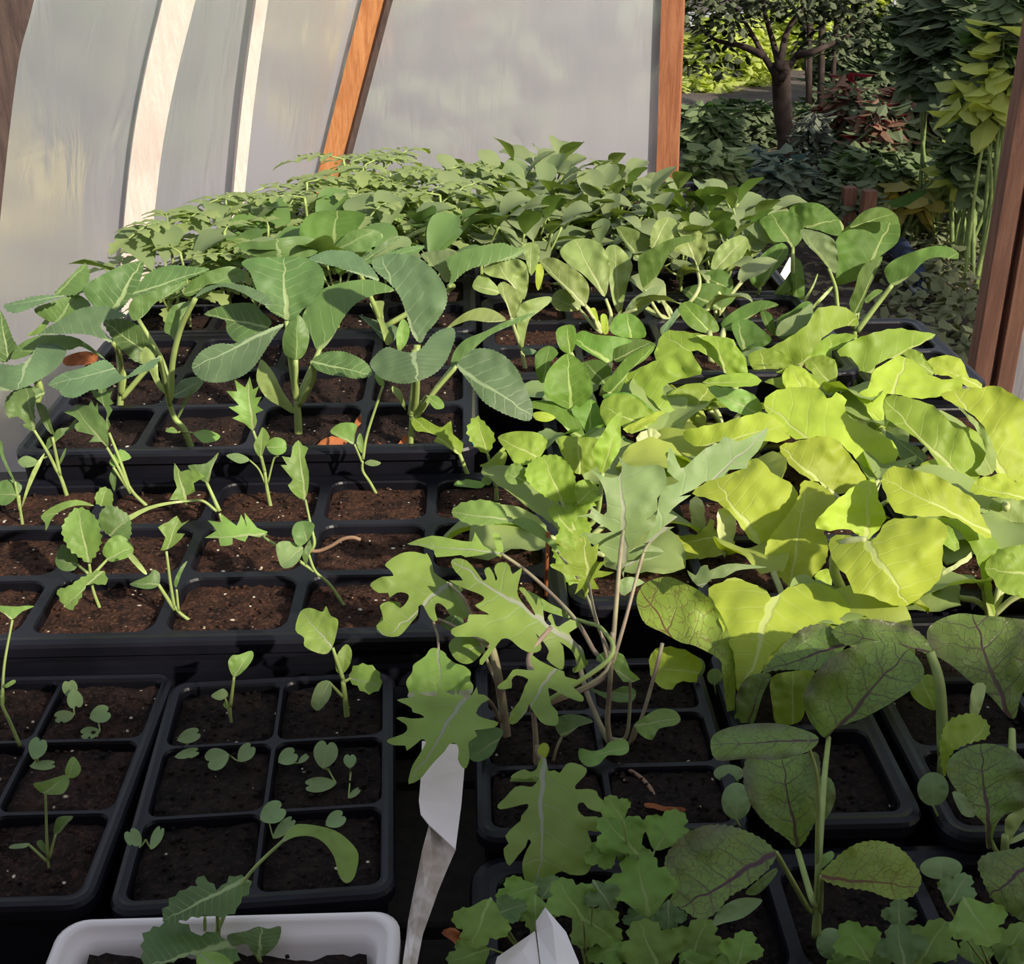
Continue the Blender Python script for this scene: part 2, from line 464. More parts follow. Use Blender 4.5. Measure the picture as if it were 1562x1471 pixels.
def plant(name, label, cat, crop, root, leaves, mat='seedling', z=0.0, group=None, stem=(), stem_r=4.0, stem_mat='stalk',
          pet_r=2.6, pet_mat=None, root_dy=0.0, **dflt):
    """a rooted plant: stem and leaves (each with its own stalk) seen where the photograph shows them"""
    rp = crop(root)
    R0 = on(rp[0], rp[1], z)
    Y0 = R0.y + root_dy
    if root_dy: R0 = at(rp[0], rp[1], Y0)
    e = empty(name, R0, label, cat, group)
    sp = [R0] + [at(*crop(p[:2]), Y0 + (p[2] if len(p) > 2 else 0)) for p in stem]
    k = mpp(rp[0], rp[1], Y0)
    if stem:
        bm = bmesh.new()
        path = spline([R0 - Vector((0, 0, .006))] + sp[1:] if len(sp) > 1 else sp, 5)
        n = len(path); spath = path
        tube(bm, path, [k * stem_r * (1.1 - .35 * i / n) for i in range(n)], 8)
        link('stem', bm, M[stem_mat], e, offset=R0)
    for lf in leaves:
        lf = dict(dflt, **lf)
        cr = lf.pop('c', crop)
        pts = [cr(p) for p in parse(lf.pop('o'))]
        b = cr(lf.pop('b')); t = cr(lf.pop('t'))
        d0 = Y0 + lf.pop('dy', 0.0)
        lm = lf.pop('m', mat); pet = lf.pop('p', None); pr = lf.pop('pr', pet_r); pm = lf.pop('pm', pet_mat or stem_mat)
        nm = lf.pop('name', 'leaf'); lab = lf.pop('label', None)
        st_ = random.getstate()
        bm = blade_bm(pts, b, t, d0, **lf)
        low = min(v.co.z for v in bm.verts)
        if low < z + .002:                       # keep the blade above the soil
            d0 -= min(.13, (z + .004 - low) * d0 / (H - z) * .95)
            bm.free(); random.setstate(st_); bm = blade_bm(pts, b, t, d0, **lf)
        lo = link(nm, bm, M[lm], e, offset=R0)
        if lab: lo['label'] = lab
        if pet is False: continue
        # leaf stalk from the stem to the blade and on along the midrib
        B = at(b[0], b[1], d0 + .0005)
        start = sp[-1]
        mids = []
        if pet:
            pts3 = []
            for i, p in enumerate(pet):
                d = Y0 + p[2] if len(p) > 2 else Y0 + (d0 - Y0) * i / len(pet)
                pts3.append(at(*crop(p[:2]), d))
            if stem:
                near = min(spath, key=lambda q_: (q_ - pts3[0]).length)
                if (near - pts3[0]).length > .003: pts3.insert(0, near)
            path = pts3 + [B]
        else:
            path = [start, start.lerp(B, .5) + Vector((0, 0, -.12 * (B - start).length * .3)), B]
        if (path[0] - path[-1]).length < .002: continue
        pth = spline(path, 6)
        n = len(pth)
        bm = bmesh.new()
        tube(bm, pth, [k * pr * (1.15 - .35 * i / n) for i in range(n)], 7)
        link('petiole', bm, M[pm], lo, offset=Vector((0, 0, 0)) + R0)
    return e


# ------------------------------------------------------------------ freely growing leaves (back trays)
def blade3(bm, base, az, p0, p1, length, width, shape='oval', nu=9, nv=6, cup=.25, wav=.06, uvl=None, roll=0.0):
    """leaf that grows from base towards az, its pitch running from p0 to p1"""
    uvl = uvl or bm.loops.layers.uv.verify()
    sd = random.random() * 40
    p = Vector(base); rows = []
    h = Vector((math.cos(az), math.sin(az), 0)); s0 = Vector((-math.sin(az), math.cos(az), 0))
    for i in range(nu + 1):
        u = i / nu
        pit = p0 + (p1 - p0) * u
        t = h * math.cos(pit) + Vector((0, 0, math.sin(pit)))
        nrm = -h * math.sin(pit) + Vector((0, 0, math.cos(pit)))
        s = (s0 * math.cos(roll) + nrm * math.sin(roll)); n2 = nrm * math.cos(roll) - s0 * math.sin(roll)
        if shape == 'oval': w = math.sin(math.pi * min(1, u * .93 + .07) ** 1.0) ** .65
        elif shape == 'spoon': w = (math.sin(math.pi * min(1, u ** 1.5 * .96 + .02)) ** .7) if u > .02 else .08
        elif shape == 'lance': w = math.sin(math.pi * (u * .95 + .04)) ** .9
        elif shape == 'tooth': w = (math.sin(math.pi * (u * .95 + .04)) ** .8) * (1 + .22 * (-1) ** i)
        else: w = 1
        w *= width / 2
        row = []
        for j in range(nv + 1):
            v = 2 * j / nv - 1
            q = p + s * (v * w) + n2 * (cup * abs(v) ** 1.5 * w + wav * width * v * noise.noise(Vector((u * 5 + sd, v * 2, sd))))
            row.append(bm.verts.new(q))
        rows.append(row)
        p = p + t * (length / nu)
    for i in range(nu):
        for j in range(nv):
            f = bm.faces.new((rows[i][j], rows[i][j + 1], rows[i + 1][j + 1], rows[i + 1][j]))
            uu = [(i / nu, j / nv), (i / nu, (j + 1) / nv), ((i + 1) / nu, (j + 1) / nv), ((i + 1) / nu, j / nv)]
            for lp, q in zip(f.loops, uu): lp[uvl].uv = q


def brassica_proto(name, nleaf, hgt, size, mat, shape='spoon', stalk='stalk', lift=(.5, 1.2)):
    e = empty(name, (0, 0, 0))
    bm = bmesh.new()
    tube(bm, spline([(0, 0, -.006), (.002, 0, hgt * .3), (0, .001, hgt * .5)], 4), .0016, 6)
    link('stem', bm, M[stalk], e)
    a0 = random.random() * 6
    for i in range(nleaf):
        az = a0 + i * 2.4 + random.uniform(-.3, .3)
        zb = hgt * (.2 + .3 * i / nleaf)
        pit = random.uniform(*lift)
        pl = hgt * random.uniform(.4, .65)
        b = Vector((math.cos(az) * math.cos(pit) * pl, math.sin(az) * math.cos(pit) * pl, zb + math.sin(pit) * pl))
        bm = bmesh.new()
        blade3(bm, b, az, pit, pit - random.uniform(.5, 1.6), size * random.uniform(.75, 1.2), size * random.uniform(.6, .85), shape, roll=random.uniform(-.4, .4))
        lo = link('leaf', bm, M[mat], e)
        bm = bmesh.new()
        tube(bm, spline([(0, 0, zb), b * .5 + Vector((0, 0, zb * .4)), b], 4), .0011, 5)
        link('petiole', bm, M[stalk], lo)
    return e


def tomato_proto(hgt, size, mat='tomato'):
    e = empty('tomato_seedling', (0, 0, 0))
    bm = bmesh.new(); tube(bm, spline([(0, 0, -.006), (.003, .002, hgt * .5), (0, 0, hgt)], 4), .0013, 6)
    link('stem', bm, M['stalk'], e)
    a0 = random.random() * 6
    for i in range(7):
        az = a0 + i * 2.4
        zb = hgt * (.3 + .7 * i / 6)
        pit = random.uniform(.1, .7); ln = size * random.uniform(.8, 1.2)
        h = Vector((math.cos(az), math.sin(az), 0)); bm = bmesh.new()
        path = [Vector((0, 0, zb)) + h * (ln * t) + Vector((0, 0, math.sin(pit) * ln * t - .35 * ln * t * t)) for t in (0, .25, .5, .75, 1)]
        for t, q in zip((.3, .55, .8), (path[1], path[2], path[3])):
            for sg in (-1, 1):
                blade3(bm, q, az + sg * 1.1, .2, -.5, ln * .42, ln * .2, 'tooth', 7, 2, .2)
        blade3(bm, path[4], az, -.1, -.7, ln * .5, ln * .28, 'tooth', 7, 2, .2)
        lo = link('leaf', bm, M[mat], e)
        bm = bmesh.new(); tube(bm, path, .0008, 5); link('petiole', bm, M['stalk'], lo)
    return e


def copy_tree(o, parent=None):
    c = o.copy(); C.objects.link(c)
    if parent is not None: c.parent = parent
    for ch in list(o.children): copy_tree(ch, c)
    return c


# ------------------------------------------------------------------ trays
def rrect(hw, hd, r, n=6):
    out = []
    for cx, cy, a in ((hw - r, hd - r, 0), (-hw + r, hd - r, 90), (-hw + r, -hd + r, 180), (hw - r, -hd + r, 270)):
        for i in range(n + 1):
            t = math.radians(a + 90 * i / n)
            out.append((cx + r * math.cos(t), cy + r * math.sin(t)))
    return out


def soil_bm(hw, hd, r, amp, n=18):
    bm = bmesh.new(); sd = random.random() * 90
    g = []
    for i in range(n + 1):
        row = []
        for j in range(n + 1):
            x, y = 2 * i / n - 1, 2 * j / n - 1
            # squircle to a rounded rectangle
            px, py = x * math.sqrt(1 - .10 * y * y), y * math.sqrt(1 - .10 * x * x)
            e = max(abs(x), abs(y))
            z = amp * (noise.noise(Vector((px * 1.6 + sd, py * 1.6, sd))) * .8 + noise.noise(Vector((px * 5 + sd, py * 5, sd))) * .5
                       + noise.noise(Vector((px * 15 + sd, py * 15, sd))) * .35) - amp * .6 * max(0, e - .8) / .2
            row.append(bm.verts.new((px * hw, py * hd, z)))
        g.append(row)
    for i in range(n):
        for j in range(n):
            bm.faces.new((g[i][j], g[i + 1][j], g[i + 1][j + 1], g[i][j + 1]))
    # crumbs standing off the surface
    for _ in range(46):
        x, y = random.uniform(-.9, .9) * hw, random.uniform(-.9, .9) * hd
        s = random.uniform(.0006, .0016)
        vs = bmesh.ops.create_icosphere(bm, subdivisions=1, radius=s)['verts']
        for v in vs: v.co = Vector((v.co.x * random.uniform(.7, 1.5), v.co.y, v.co.z * .8)) + Vector((x, y, amp * .3))
    return bm


def tray(name, label, origin, ang, cw, cd, nx, ny, z, hgt, soil='soil', web=.0075, rad=.010, rim=.008, amp=.0025, group=None, depth=None, sdrop=.007, cat='seed tray'):
    """cell tray: near-left corner at origin, columns along its x, rows along its y; one moulded shell and a plug of soil per cell"""
    depth = depth or hgt - .012
    e = empty(name, (origin[0], origin[1], z), label, cat, group)
    e.rotation_euler = (0, 0, ang)
    bm = bmesh.new()
    hw, hd = cw / 2 - web / 2, cd / 2 - web / 2
    for i in range(nx):
        for j in range(ny):
            cx, cy = (i + .5) * cw, (j + .5) * cd
            hole = rrect(hw, hd, rad)
            N = len(hole)
            top = [bm.verts.new((cx + max(-cw / 2, min(cw / 2, x * 1.6)), cy + max(-cd / 2, min(cd / 2, y * 1.6)), 0)) for x, y in hole]
            e1 = [bm.verts.new((cx + x, cy + y, 0)) for x, y in hole]
            e2 = [bm.verts.new((cx + x * .975, cy + y * .975, -.0014)) for x, y in hole]
            e3 = [bm.verts.new((cx + x * .95, cy + y * .95, -.012)) for x, y in hole]
            e4 = [bm.verts.new((cx + x * .8, cy + y * .8, -depth)) for x, y in hole]
            for a, b in ((top, e1), (e1, e2), (e2, e3), (e3, e4)):
                for k in range(N):
                    bm.faces.new((a[k], a[(k + 1) % N], b[(k + 1) % N], b[k]))
            bm.faces.new(e4)
    W, D = nx * cw, ny * cd
    prof = [(0, 0), (rim * .5, .0008), (rim, 0), (rim + .0012, -.002), (rim + .001, -.008), (rim - .002, -.009), (rim - .0025, -.0085), (rim - .004, -hgt * .5), (rim - .007, -hgt)]
    rings = []
    for o, zz in prof:
        rr = rrect(W / 2 + o, D / 2 + o, rad * .9 + max(0, o), 5)
        rings.append([bm.verts.new((W / 2 + x, D / 2 + y, zz)) for x, y in rr])
    # first ring must close against the square cell block
    for a, b in zip(rings, rings[1:]):
        N = len(a)
        for k in range(N): bm.faces.new((a[k], b[k], b[(k + 1) % N], a[(k + 1) % N]))
    bmesh.ops.recalc_face_normals(bm, faces=bm.faces)
    sh = link('tray_shell', bm, M['plastic'], e, smooth=False)
    protos = []
    for i in range(nx):
        for j in range(ny):
            if len(protos) < 6:
                so = link('soil_plug', soil_bm(hw * .965, hd * .965, rad, amp), M[soil], e)
                protos.append(so.data)
            else:
                so = bpy.data.objects.new('soil_plug', random.choice(protos)); C.objects.link(so); so.parent = e
            so.location = ((i + .5) * cw, (j + .5) * cd, -sdrop + random.uniform(-.001, .001))
            so['label'] = 'dark soil filling one cell of the tray'
    return e


def tray_at(name, label, bl, br, tl, nx, ny, z, soil='soil', **k):
    """tray whose outer corners are seen at bl, br, tl on the level z"""
    a, b, c = (Vector((*q, z)) if abs(q[0]) < 2 else on(*q, z) for q in (bl, br, tl))
    rim = k.get('rim', .008)
    x = (b - a); W = x.length - 2 * rim; ang = math.atan2(x.y, x.x)
    ux, uy = x.normalized(), Vector((-math.sin(ang), math.cos(ang), 0))
    D = abs((c - a).dot(uy)) - 2 * rim
    o = a + ux * rim + uy * rim
    return tray(name, label, (o.x, o.y), ang, W / nx, D / ny, nx, ny, z, z - BENCH_Z - .001, soil, **k)
# ------------------------------------------------------------------ greenhouse shell and bench
def film_mat():
    m, nt = newmat('greenhouse_film'); g = G(nt)
    tc = g.n('ShaderNodeTexCoord')
    mp = g.n('ShaderNodeMapping'); g.set(mp, 0, tc.outputs['Object']); mp.inputs['Scale'].default_value = (5, 5, 1.3)
    wr = g.noise(mp.outputs[0], 2.4, 3.0, .5, .8)
    mp2 = g.n('ShaderNodeMapping'); g.set(mp2, 0, tc.outputs['Object']); mp2.inputs['Rotation'].default_value = (0, 1.0, 0); mp2.inputs['Scale'].default_value = (1.2, 1.2, 14)
    cre = g.noise(mp2.outputs[0], 1.6, 2.0, .5, .5)
    bp = g.n('ShaderNodeBump'); bp.inputs['Strength'].default_value = .4; bp.inputs['Distance'].default_value = .02
    g.set(bp, 'Height', g.math('ADD', wr.outputs[0], g.math('MULTIPLY', cre.outputs[0], .15)))
    di = g.n('ShaderNodeBsdfDiffuse'); di.inputs[0].default_value = (.87, .88, .98, 1); g.set(di, 'Normal', bp.outputs[0])
    tr = g.n('ShaderNodeBsdfTranslucent'); tr.inputs[0].default_value = (.88, .86, .90, 1); g.set(tr, 'Normal', bp.outputs[0])
    rf = g.n('ShaderNodeBsdfRefraction'); rf.inputs['Roughness'].default_value = .30; rf.inputs['IOR'].default_value = 1.22; rf.inputs[0].default_value = (.95, .95, .95, 1)
    g.set(rf, 'Normal', bp.outputs[0])
    gl = g.n('ShaderNodeBsdfGlossy'); gl.inputs['Roughness'].default_value = .22; g.set(gl, 'Normal', bp.outputs[0])
    a = g.n('ShaderNodeMixShader'); a.inputs[0].default_value = .5; g.set(a, 1, di.outputs[0]); g.set(a, 2, tr.outputs[0])
    b = g.n('ShaderNodeMixShader'); b.inputs[0].default_value = .54; g.set(b, 1, a.outputs[0]); g.set(b, 2, rf.outputs[0])
    c = g.n('ShaderNodeMixShader'); c.inputs[0].default_value = .07; g.set(c, 1, b.outputs[0]); g.set(c, 2, gl.outputs[0])
    out = g.n('ShaderNodeOutputMaterial'); g.set(out, 0, c.outputs[0])
    return m


M['film'] = film_mat()
FILM_R = None

# the ribs: centre line in the photograph, distance, width
RIBS = {
    'edge': ([(14, 0), (-10, 110), (-38, 390)], 1.80),
    'wide': ([(272, 0), (244, 115), (223, 230), (207, 384)], 2.30),
    'thin': ([(398, 0), (377, 154), (362, 307)], 2.80),
    'post': ([(570, 0), (496, 288)], 3.20),
    'corner': ([(1027, 0), (1019, 241)], 3.60),
}


def rib_line(key):
    ps, Y = RIBS[key]
    w = [at(*p, Y) for p in ps]
    dt = (w[0] - w[1]).normalized()
    tops = [w[0] + dt * t + Vector((.10 * t * t if key != 'corner' else 0, 0, 0)) for t in (.55, .38, .24, .12)]
    d = (w[-1] - w[-2]); d = d / abs(d.z)
    w = tops + w
    bot = w[-1] + d * (w[-1].z - GROUND_Z) * (1 if key in ('post', 'corner') else .6)
    bot.z = GROUND_Z
    return spline(w + [w[-1].lerp(bot, f) for f in (.12, .3, .6, 1)], 6)


def resample_z(line, zs):
    out = []
    for z in zs:
        best = None
        for a, b in zip(line, line[1:]):
            if (a.z - z) * (b.z - z) <= 0 and abs(a.z - b.z) > 1e-9:
                best = a.lerp(b, (a.z - z) / (a.z - b.z)); break
        out.append(best or (line[0] if z > line[0].z else line[-1]).copy())
    return out


def loft(name, lines, mat, nz=36, ztop=.5, sub=14, off=Vector((0, 0, 0)), rip=.012):
    zs = [GROUND_Z + (ztop - GROUND_Z) * i / nz for i in range(nz + 1)]
    cols = [resample_z(l, zs) for l in lines]
    bm = bmesh.new()
    grid = []
    for a, b in zip(cols, cols[1:]):
        for s in range(sub):
            t = s / sub
            grid.append([a[i].lerp(b[i], t) for i in range(nz + 1)])
    grid.append(cols[-1])
    vs = []
    for ci, col in enumerate(grid):
        on_rib = abs((ci % sub) / sub - .5) * 2
        row = []
        for p in col:
            k = 1 - on_rib ** 4
            n = noise.noise(Vector((p.x * 9, p.y * 9, p.z * 1.4))) + .6 * noise.noise(Vector((p.x * 22 + p.z * 6, p.y * 22, p.z * 3.0)))
            row.append(bm.verts.new(p + off + Vector((.6, -.6, 0)) * (n * rip * k)))
        vs.append(row)
    for i in range(len(vs) - 1):
        for j in range(nz): bm.faces.new((vs[i][j], vs[i + 1][j], vs[i + 1][j + 1], vs[i][j + 1]))
    return link(name, bm, mat)


ribs = {k: rib_line(k) for k in RIBS}
front_l = [p + Vector((-.25, -1.7, 0)) for p in ribs['edge']]
w = loft('wall_left', [front_l, ribs['edge'], ribs['wide'], ribs['thin'], ribs['post']], M['film'], off=Vector((-.035, .012, 0)))
tag(w, 'milky plastic film stretched over the leaning ribs on the left', 'greenhouse film', kind='structure')
w = loft('wall_back', [[p + Vector((-.085, .030, 0)) for p in ribs['post']], ribs['post'], ribs['corner'], [p + Vector((.03, 0, 0)) for p in ribs['corner']]], M['film'], off=Vector((0, .032, 0)), sub=24, rip=.006)
tag(w, 'milky plastic film closing the end between slanted and upright cedar posts', 'greenhouse film', kind='structure')


def rib(key, name, mat, wd, th, label, cat='rib'):
    line = ribs[key]
    bm = bmesh.new()
    # plank following the curve: rectangular section, wide face inwards
    rings = []
    for i, p in enumerate(line):
        t = (line[min(i + 1, len(line) - 1)] - line[max(i - 1, 0)]).normalized()
        n = Vector((-.28, -1, 0)) if key in ('post', 'corner') else Vector((.35, -1, 0)); n = (n - t * n.dot(t)).normalized()
        s = t.cross(n).normalized()
        rings.append([bm.verts.new(p + s * (a * wd / 2) + n * (b * th / 2)) for a, b in ((-1, -1), (1, -1), (1, 1), (-1, 1))])
    for a, b in zip(rings, rings[1:]):
        for k in range(4): bm.faces.new((a[k], a[(k + 1) % 4], b[(k + 1) % 4], b[k]))
    bm.faces.new(rings[0]); bm.faces.new(rings[-1][::-1])
    bmesh.ops.recalc_face_normals(bm, faces=bm.faces)
    o = link(name, bm, mat, smooth=False)
    return tag(o, label, cat)


rib('edge', 'rib_plank', M['wood_black'], .06, .02, 'dark leaning rib plank at the very edge of the film wall')
rib('wide', 'rib_lath', M['lath'], .054, .02, 'wide pale curved lath bowed against the milky film')
rib('thin', 'rib_lath', M['lath'], .026, .03, 'narrow pale lath beside the film crease, thinner than its neighbour')
sp_ = rib('post', 'slanted_post', M['wood'], .044, .045, 'slanted orange cedar post between two bays of film', 'post')
ln = ribs['post']
bm = bmesh.new(); tube(bm, [p + Vector((.033, .012, 0)) for p in ln], .014, 4)
o = link('dark_edge_strip', bm, M['wood_black'], sp_, smooth=False); o['label'] = 'dark strip along the right edge of the post'  # dark square strip added along the post's right edge
rib('corner', 'corner_post', M['wood_red'], .062, .05, 'upright reddish cedar post at the open doorway edge', 'post')

# door jamb of two boards on the right, film outside it
e0 = at(1562 - 4, 84, 2.2); e1 = at(1481, 560, 2.2)
jd = (e1 - e0) / abs((e1 - e0).z)
top = e0 - jd * .22; bot = e1 + jd * (e1.z - GROUND_Z); bot.z = GROUND_Z
jam = empty('door_jamb', (bot.x, bot.y, GROUND_Z), 'weathered reddish double board jamb at right of the open doorway', 'door jamb')
for i, (o, wd, mt, dy) in enumerate(((.018, .036, 'wood_dark', 0), (.042, .014, 'wood_dark', .018), (.066, .034, 'wood_dark', -.004))):
    bm = bmesh.new()
    beam(bm, bot + Vector((o, dy, 0)), top + Vector((o, dy, 0)), wd, .04, bevel=.002)
    link('board', bm, M[mt], jam, offset=(bot.x, bot.y, GROUND_Z), smooth=False)
rl = [top + Vector((.07, .02, 0)), bot + Vector((.07, .02, 0))]
rl2 = [top + Vector((.5, -1.5, 0)), bot + Vector((.5, -1.5, 0))]
w = loft('wall_right', [rl, rl2], M['film'], nz=20, sub=10, ztop=.25)
tag(w, 'milky film beyond the door jamb on the right', 'greenhouse film', kind='structure')

# unseen board wall added behind the camera to shade the nearest trays
bm = bmesh.new()
for i in range(11):
    box(bm, (-1.7 + i * .3, WB_Y, GROUND_Z), (-1.7 + i * .3 + .296, WB_Y + .025, WB_Z + .01 * math.sin(i * 2.3)))
w = link('added_shade_wall', bm, M['wood_dark'], smooth=False)
tag(w, 'unseen low board wall added to shade the nearest trays', 'board wall', kind='structure')

# bench: slats on two bearers
bench = empty('potting_bench', (0, .9, GROUND_Z), 'dark slatted bench under the black seed trays', 'bench')
for i in range(14):
    y0 = .22 + i * .112
    bm = bmesh.new(); box(bm, (-.62 if y0 < 1.0 else -.40, y0, BENCH_Z - .02), (.64 if y0 < .9 else .46 if y0 < 1.1 else .42, y0 + .104, BENCH_Z)); bmesh.ops.bevel(bm, geom=list(bm.edges), offset=.002, segments=1, affect='EDGES')
    link('slat', bm, M['benchwood'], bench, offset=(0, .9, GROUND_Z), smooth=False)
for x in (-.34, .34):
    bm = bmesh.new(); box(bm, (x - .03, .24, BENCH_Z - .10), (x + .03, 1.76, BENCH_Z - .0205)); link('bearer', bm, M['benchwood'], bench, offset=(0, .9, GROUND_Z), smooth=False)
    for y in (.3, 1.7):
        bm = bmesh.new(); box(bm, (x - .03, y - .03, GROUND_Z), (x + .03, y + .03, BENCH_Z - .1005)); link('leg', bm, M['benchwood'], bench, offset=(0, .9, GROUND_Z), smooth=False)

# ------------------------------------------------------------------ trays
ZA = -.012
A1 = [(p[0], p[1]) for p in ((-.2985, .392), (-.1735, .392), (-.2985, .567))]
tray_at('seed_tray', 'black six cell pack with tiny sprouts, in the near corner on the left', A1[0], A1[1], A1[2], 2, 3, ZA, 'soil', rad=.006, web=.0022, rim=.0045, sdrop=.004, amp=.003)
tray_at('seed_tray', 'black six cell pack in front of the white pot, with round sprouts', (165, 1392), (600, 1362), (290, 1040), 2, 3, ZA, 'soil_dark', rad=.006, web=.002, rim=.0045, sdrop=.004, amp=.003)
b0 = on(30, 974, .003); CWB = .078
tray('seed_tray', 'black tray of eighteen cells with thin lobed seedlings across the middle', (b0.x - 2 * CWB, .584), 0, CWB, .0675, 6, 3, .003, .085, 'soil_red', web=.0065, rad=.011, sdrop=.0055)
tray('seed_tray', 'black raised tray holding the three big grey-green cabbages', (-.331, .804), 0, .0815, .083, 4, 3, .022, .104, 'soil', web=.006)
tray('seed_tray', 'black tray half hidden behind the cabbages, under smaller leaves', (-.331, 1.072), 0, .0815, .080, 4, 3, .022, .104, 'soil', web=.006)
tray('seed_tray', 'black tray under the ferny tomato seedlings by the film', (-.29, 1.328), 0, .07, .08, 4, 4, .022, .104, 'soil', web=.006)
tray('seed_tray', 'black tray under the pale spoon-leaved brassicas', (.018, .955), 0, .078, .070, 4, 3, .020, .102, 'soil_red', web=.006)
tray('seed_tray', 'black tray behind the pale brassicas, mostly covered by leaves', (.018, 1.185), 0, .078, .075, 4, 3, .020, .102, 'soil', web=.006)
tray('seed_tray', 'farthest black tray under dense brassicas near the corner post', (.018, 1.43), 0, .078, .072, 4, 4, .020, .102, 'soil', web=.006)
tray('seed_tray', 'black tray with tall dark collards beside the open doorway', (.350, .945), 0, .09, .085, 1, 2, .010, .094, 'soil_dark', web=.006)
tray('seed_tray', 'black tray hidden under the yellow-green leafy greens', (.066, .625), 0, .078, .075, 5, 4, -.004, .080, 'soil_red', web=.006)
tray('seed_tray', 'black pack of cells under the lobed kale in the centre', (.004, .432), 0, .060, .045, 2, 3, -.012, .072, 'soil_dark', web=.003, sdrop=.003, rim=.005, rad=.006)
tray('seed_tray', 'black two cell pack beside the front red-veined mustard', (.142, .434), 0, .066, .068, 1, 2, -.010, .074, 'soil_dark', web=.004, rim=.006, rad=.007)
tray('seed_tray', 'black tray under the right-hand red-veined mustards', (.228, .425), 0, .074, .060, 3, 3, -.012, .072, 'soil_dark', web=.004, rim=.006, rad=.007)
tray('seed_tray', 'black tray of cilantro along the bottom of the picture', (.004, .285), 0, .066, .066, 5, 2, -.022, .062, 'soil_dark', web=.006)

# flat with a thin rim showing between the near packs and the middle tray
fl = bmesh.new()
for (x0, x1, y0, y1, z0, z1) in ((-.43, .05, .5705, .5755, -.0175, -.0145), (-.43, .05, .5765, .5775, -.024, -.010), (-.43, .05, .5705, .5777, -.027, -.0245), (-.43, .05, .5705, .5725, -.0244, -.0176)):
    box(fl, (x0, y0, z0), (x1, y1, z1))
box(fl, (-.43, .574, BENCH_Z + .0005), (.05, .576, -.0272))
o = link('carrier_flat', fl, M['plastic'], smooth=False); tag(o, 'black carrier flat rim running below the middle tray', 'carrier tray')
# ------------------------------------------------------------------ cabbages
ZC = .014
SER = (3.0, 9.0)
plant('cabbage_seedling', 'big grey-green cabbage with a broad pale-veined leaf standing upright, second from the tray end', 'cabbage plant', K5, (192, 1090), [
    L('130,480 60,445 10,400 -30,320 -65,230 -110,180 -60,150 40,148 140,148 240,152 320,210 325,300 280,370 220,420 165,480', (130, 485), (115, 160), dy=.004, lean=.55, cup=-.2, arch=.1, ser=(1.1, 5), p=[(178, 880), (150, 690)]),
    L('215,450 300,330 430,280 560,265 640,285 700,325 600,345 500,390 430,470 380,560 330,625 290,640 260,570 225,500', (305, 635), (690, 322), dy=.03, lean=.9, side=.15, cup=.3, p=[(190, 900), (250, 760)], under=True),
    L('262,695 330,652 420,645 500,672 560,715 582,770 510,792 420,780 340,765 285,740', (265, 700), (580, 772), dy=-.015, lean=1.0, cup=-.15, p=[(195, 930), (270, 790)], ser=(1.1, 5)),
    L('1015,720 1060,650 1150,605 1240,605 1330,560 1440,520 1505,498 1470,545 1430,600 1380,680 1330,742 1260,788 1160,812 1080,802 1035,770', (1490, 508), (1020, 735), c=K4, dy=-.03, lean=1.1, side=.15, cup=-.2, m='cabbage_blue', ser=(1.1, 6), p=False),
    L('150,480 190,450 230,500 250,570 232,645 200,685 150,680 112,650 110,560', (178, 690), (188, 455), dy=-.006, lean=.3, cup=.4, p=[(180, 880)], pr=4.5, under=True),
    L('1080,450 1190,400 1330,390 1390,440 1440,500 1350,560 1260,600 1200,540 1190,480', (1420, 520), (1090, 450), c=K4, dy=.03, lean=.9, side=-.1, p=False),
    L('0,690 60,760 110,860 170,950 160,975 100,940 20,890 -30,800 -20,720', (165, 960), (-10, 700), dy=.012, lean=.4, cup=.3, p=False, m='stalk', under=True, name='leaf_sheath'),
], mat='cabbage', z=ZC, stem=[(188, 980), (183, 900)], stem_r=6, pet_r=4.5, stem_mat='stalk', arch=.08)
plant('cabbage_seedling', 'big grey-green cabbage whose front leaf droops in a kidney shape, near the tray end', 'cabbage plant', K5, (780, 1170), [
    L('790,545 760,440 730,360 680,290 610,232 578,180 602,152 680,130 780,135 860,170 930,240 975,320 975,400 930,480 870,550 838,605', (820, 612), (640, 170), dy=.02, lean=.6, cup=-.22, m='cabbage_blue', ser=(1.1, 6), p=[(795, 980), (812, 800)], pr=6.5),
    L('572,700 620,645 670,622 720,640 800,652 850,622 900,560 960,525 1012,522 1022,570 1000,640 960,720 900,772 830,803 760,817 690,810 620,782 583,740', (805, 648), (825, 810), dy=-.045, lean=.9, side=-.05, cup=.18, arch=.1, m='cabbage_blue', ser=(1.1, 6), p=[(805, 950), (815, 800)], pr=6),
    L('1030,720 1060,680 1120,635 1200,632 1280,668 1350,740 1400,850 1432,940 1420,1012 1340,1000 1250,962 1170,912 1110,830 1060,765', (1030, 725), (1428, 985), dy=.0, lean=.75, cup=.15, m='cabbage_blue', ser=(1.1, 7), p=[(820, 980), (920, 850)], pr=4),
    L('1000,700 1020,640 1080,580 1180,540 1300,482 1445,440 1380,485 1280,525 1190,572 1100,655 1040,722 1008,742', (1005, 735), (1440, 442), dy=.03, lean=.7, side=.1, cup=.3, p=[(822, 985), (930, 830)], pr=4, under=True),
    L('980,520 1060,450 1150,415 1230,430 1292,482 1200,492 1100,482 1030,505', (985, 520), (1290, 480), dy=.055, lean=.9, p=False, m='broccoli'),
    L('880,890 920,880 955,910 962,945 920,952 890,922', (880, 890), (960, 948), dy=-.01, lean=1, p=[(790, 1000), (860, 890)], pr=1.5, m='seedling', name='seed_leaf'),
    L('690,830 730,850 750,900 760,960 720,900 690,860', (755, 970), (692, 832), dy=.02, lean=.3, p=False, m='stalk', name='leaf_sheath'),
], mat='cabbage', z=ZC, stem=[(788, 1090), (790, 990)], stem_r=4.2, pet_r=4.2, arch=.08)
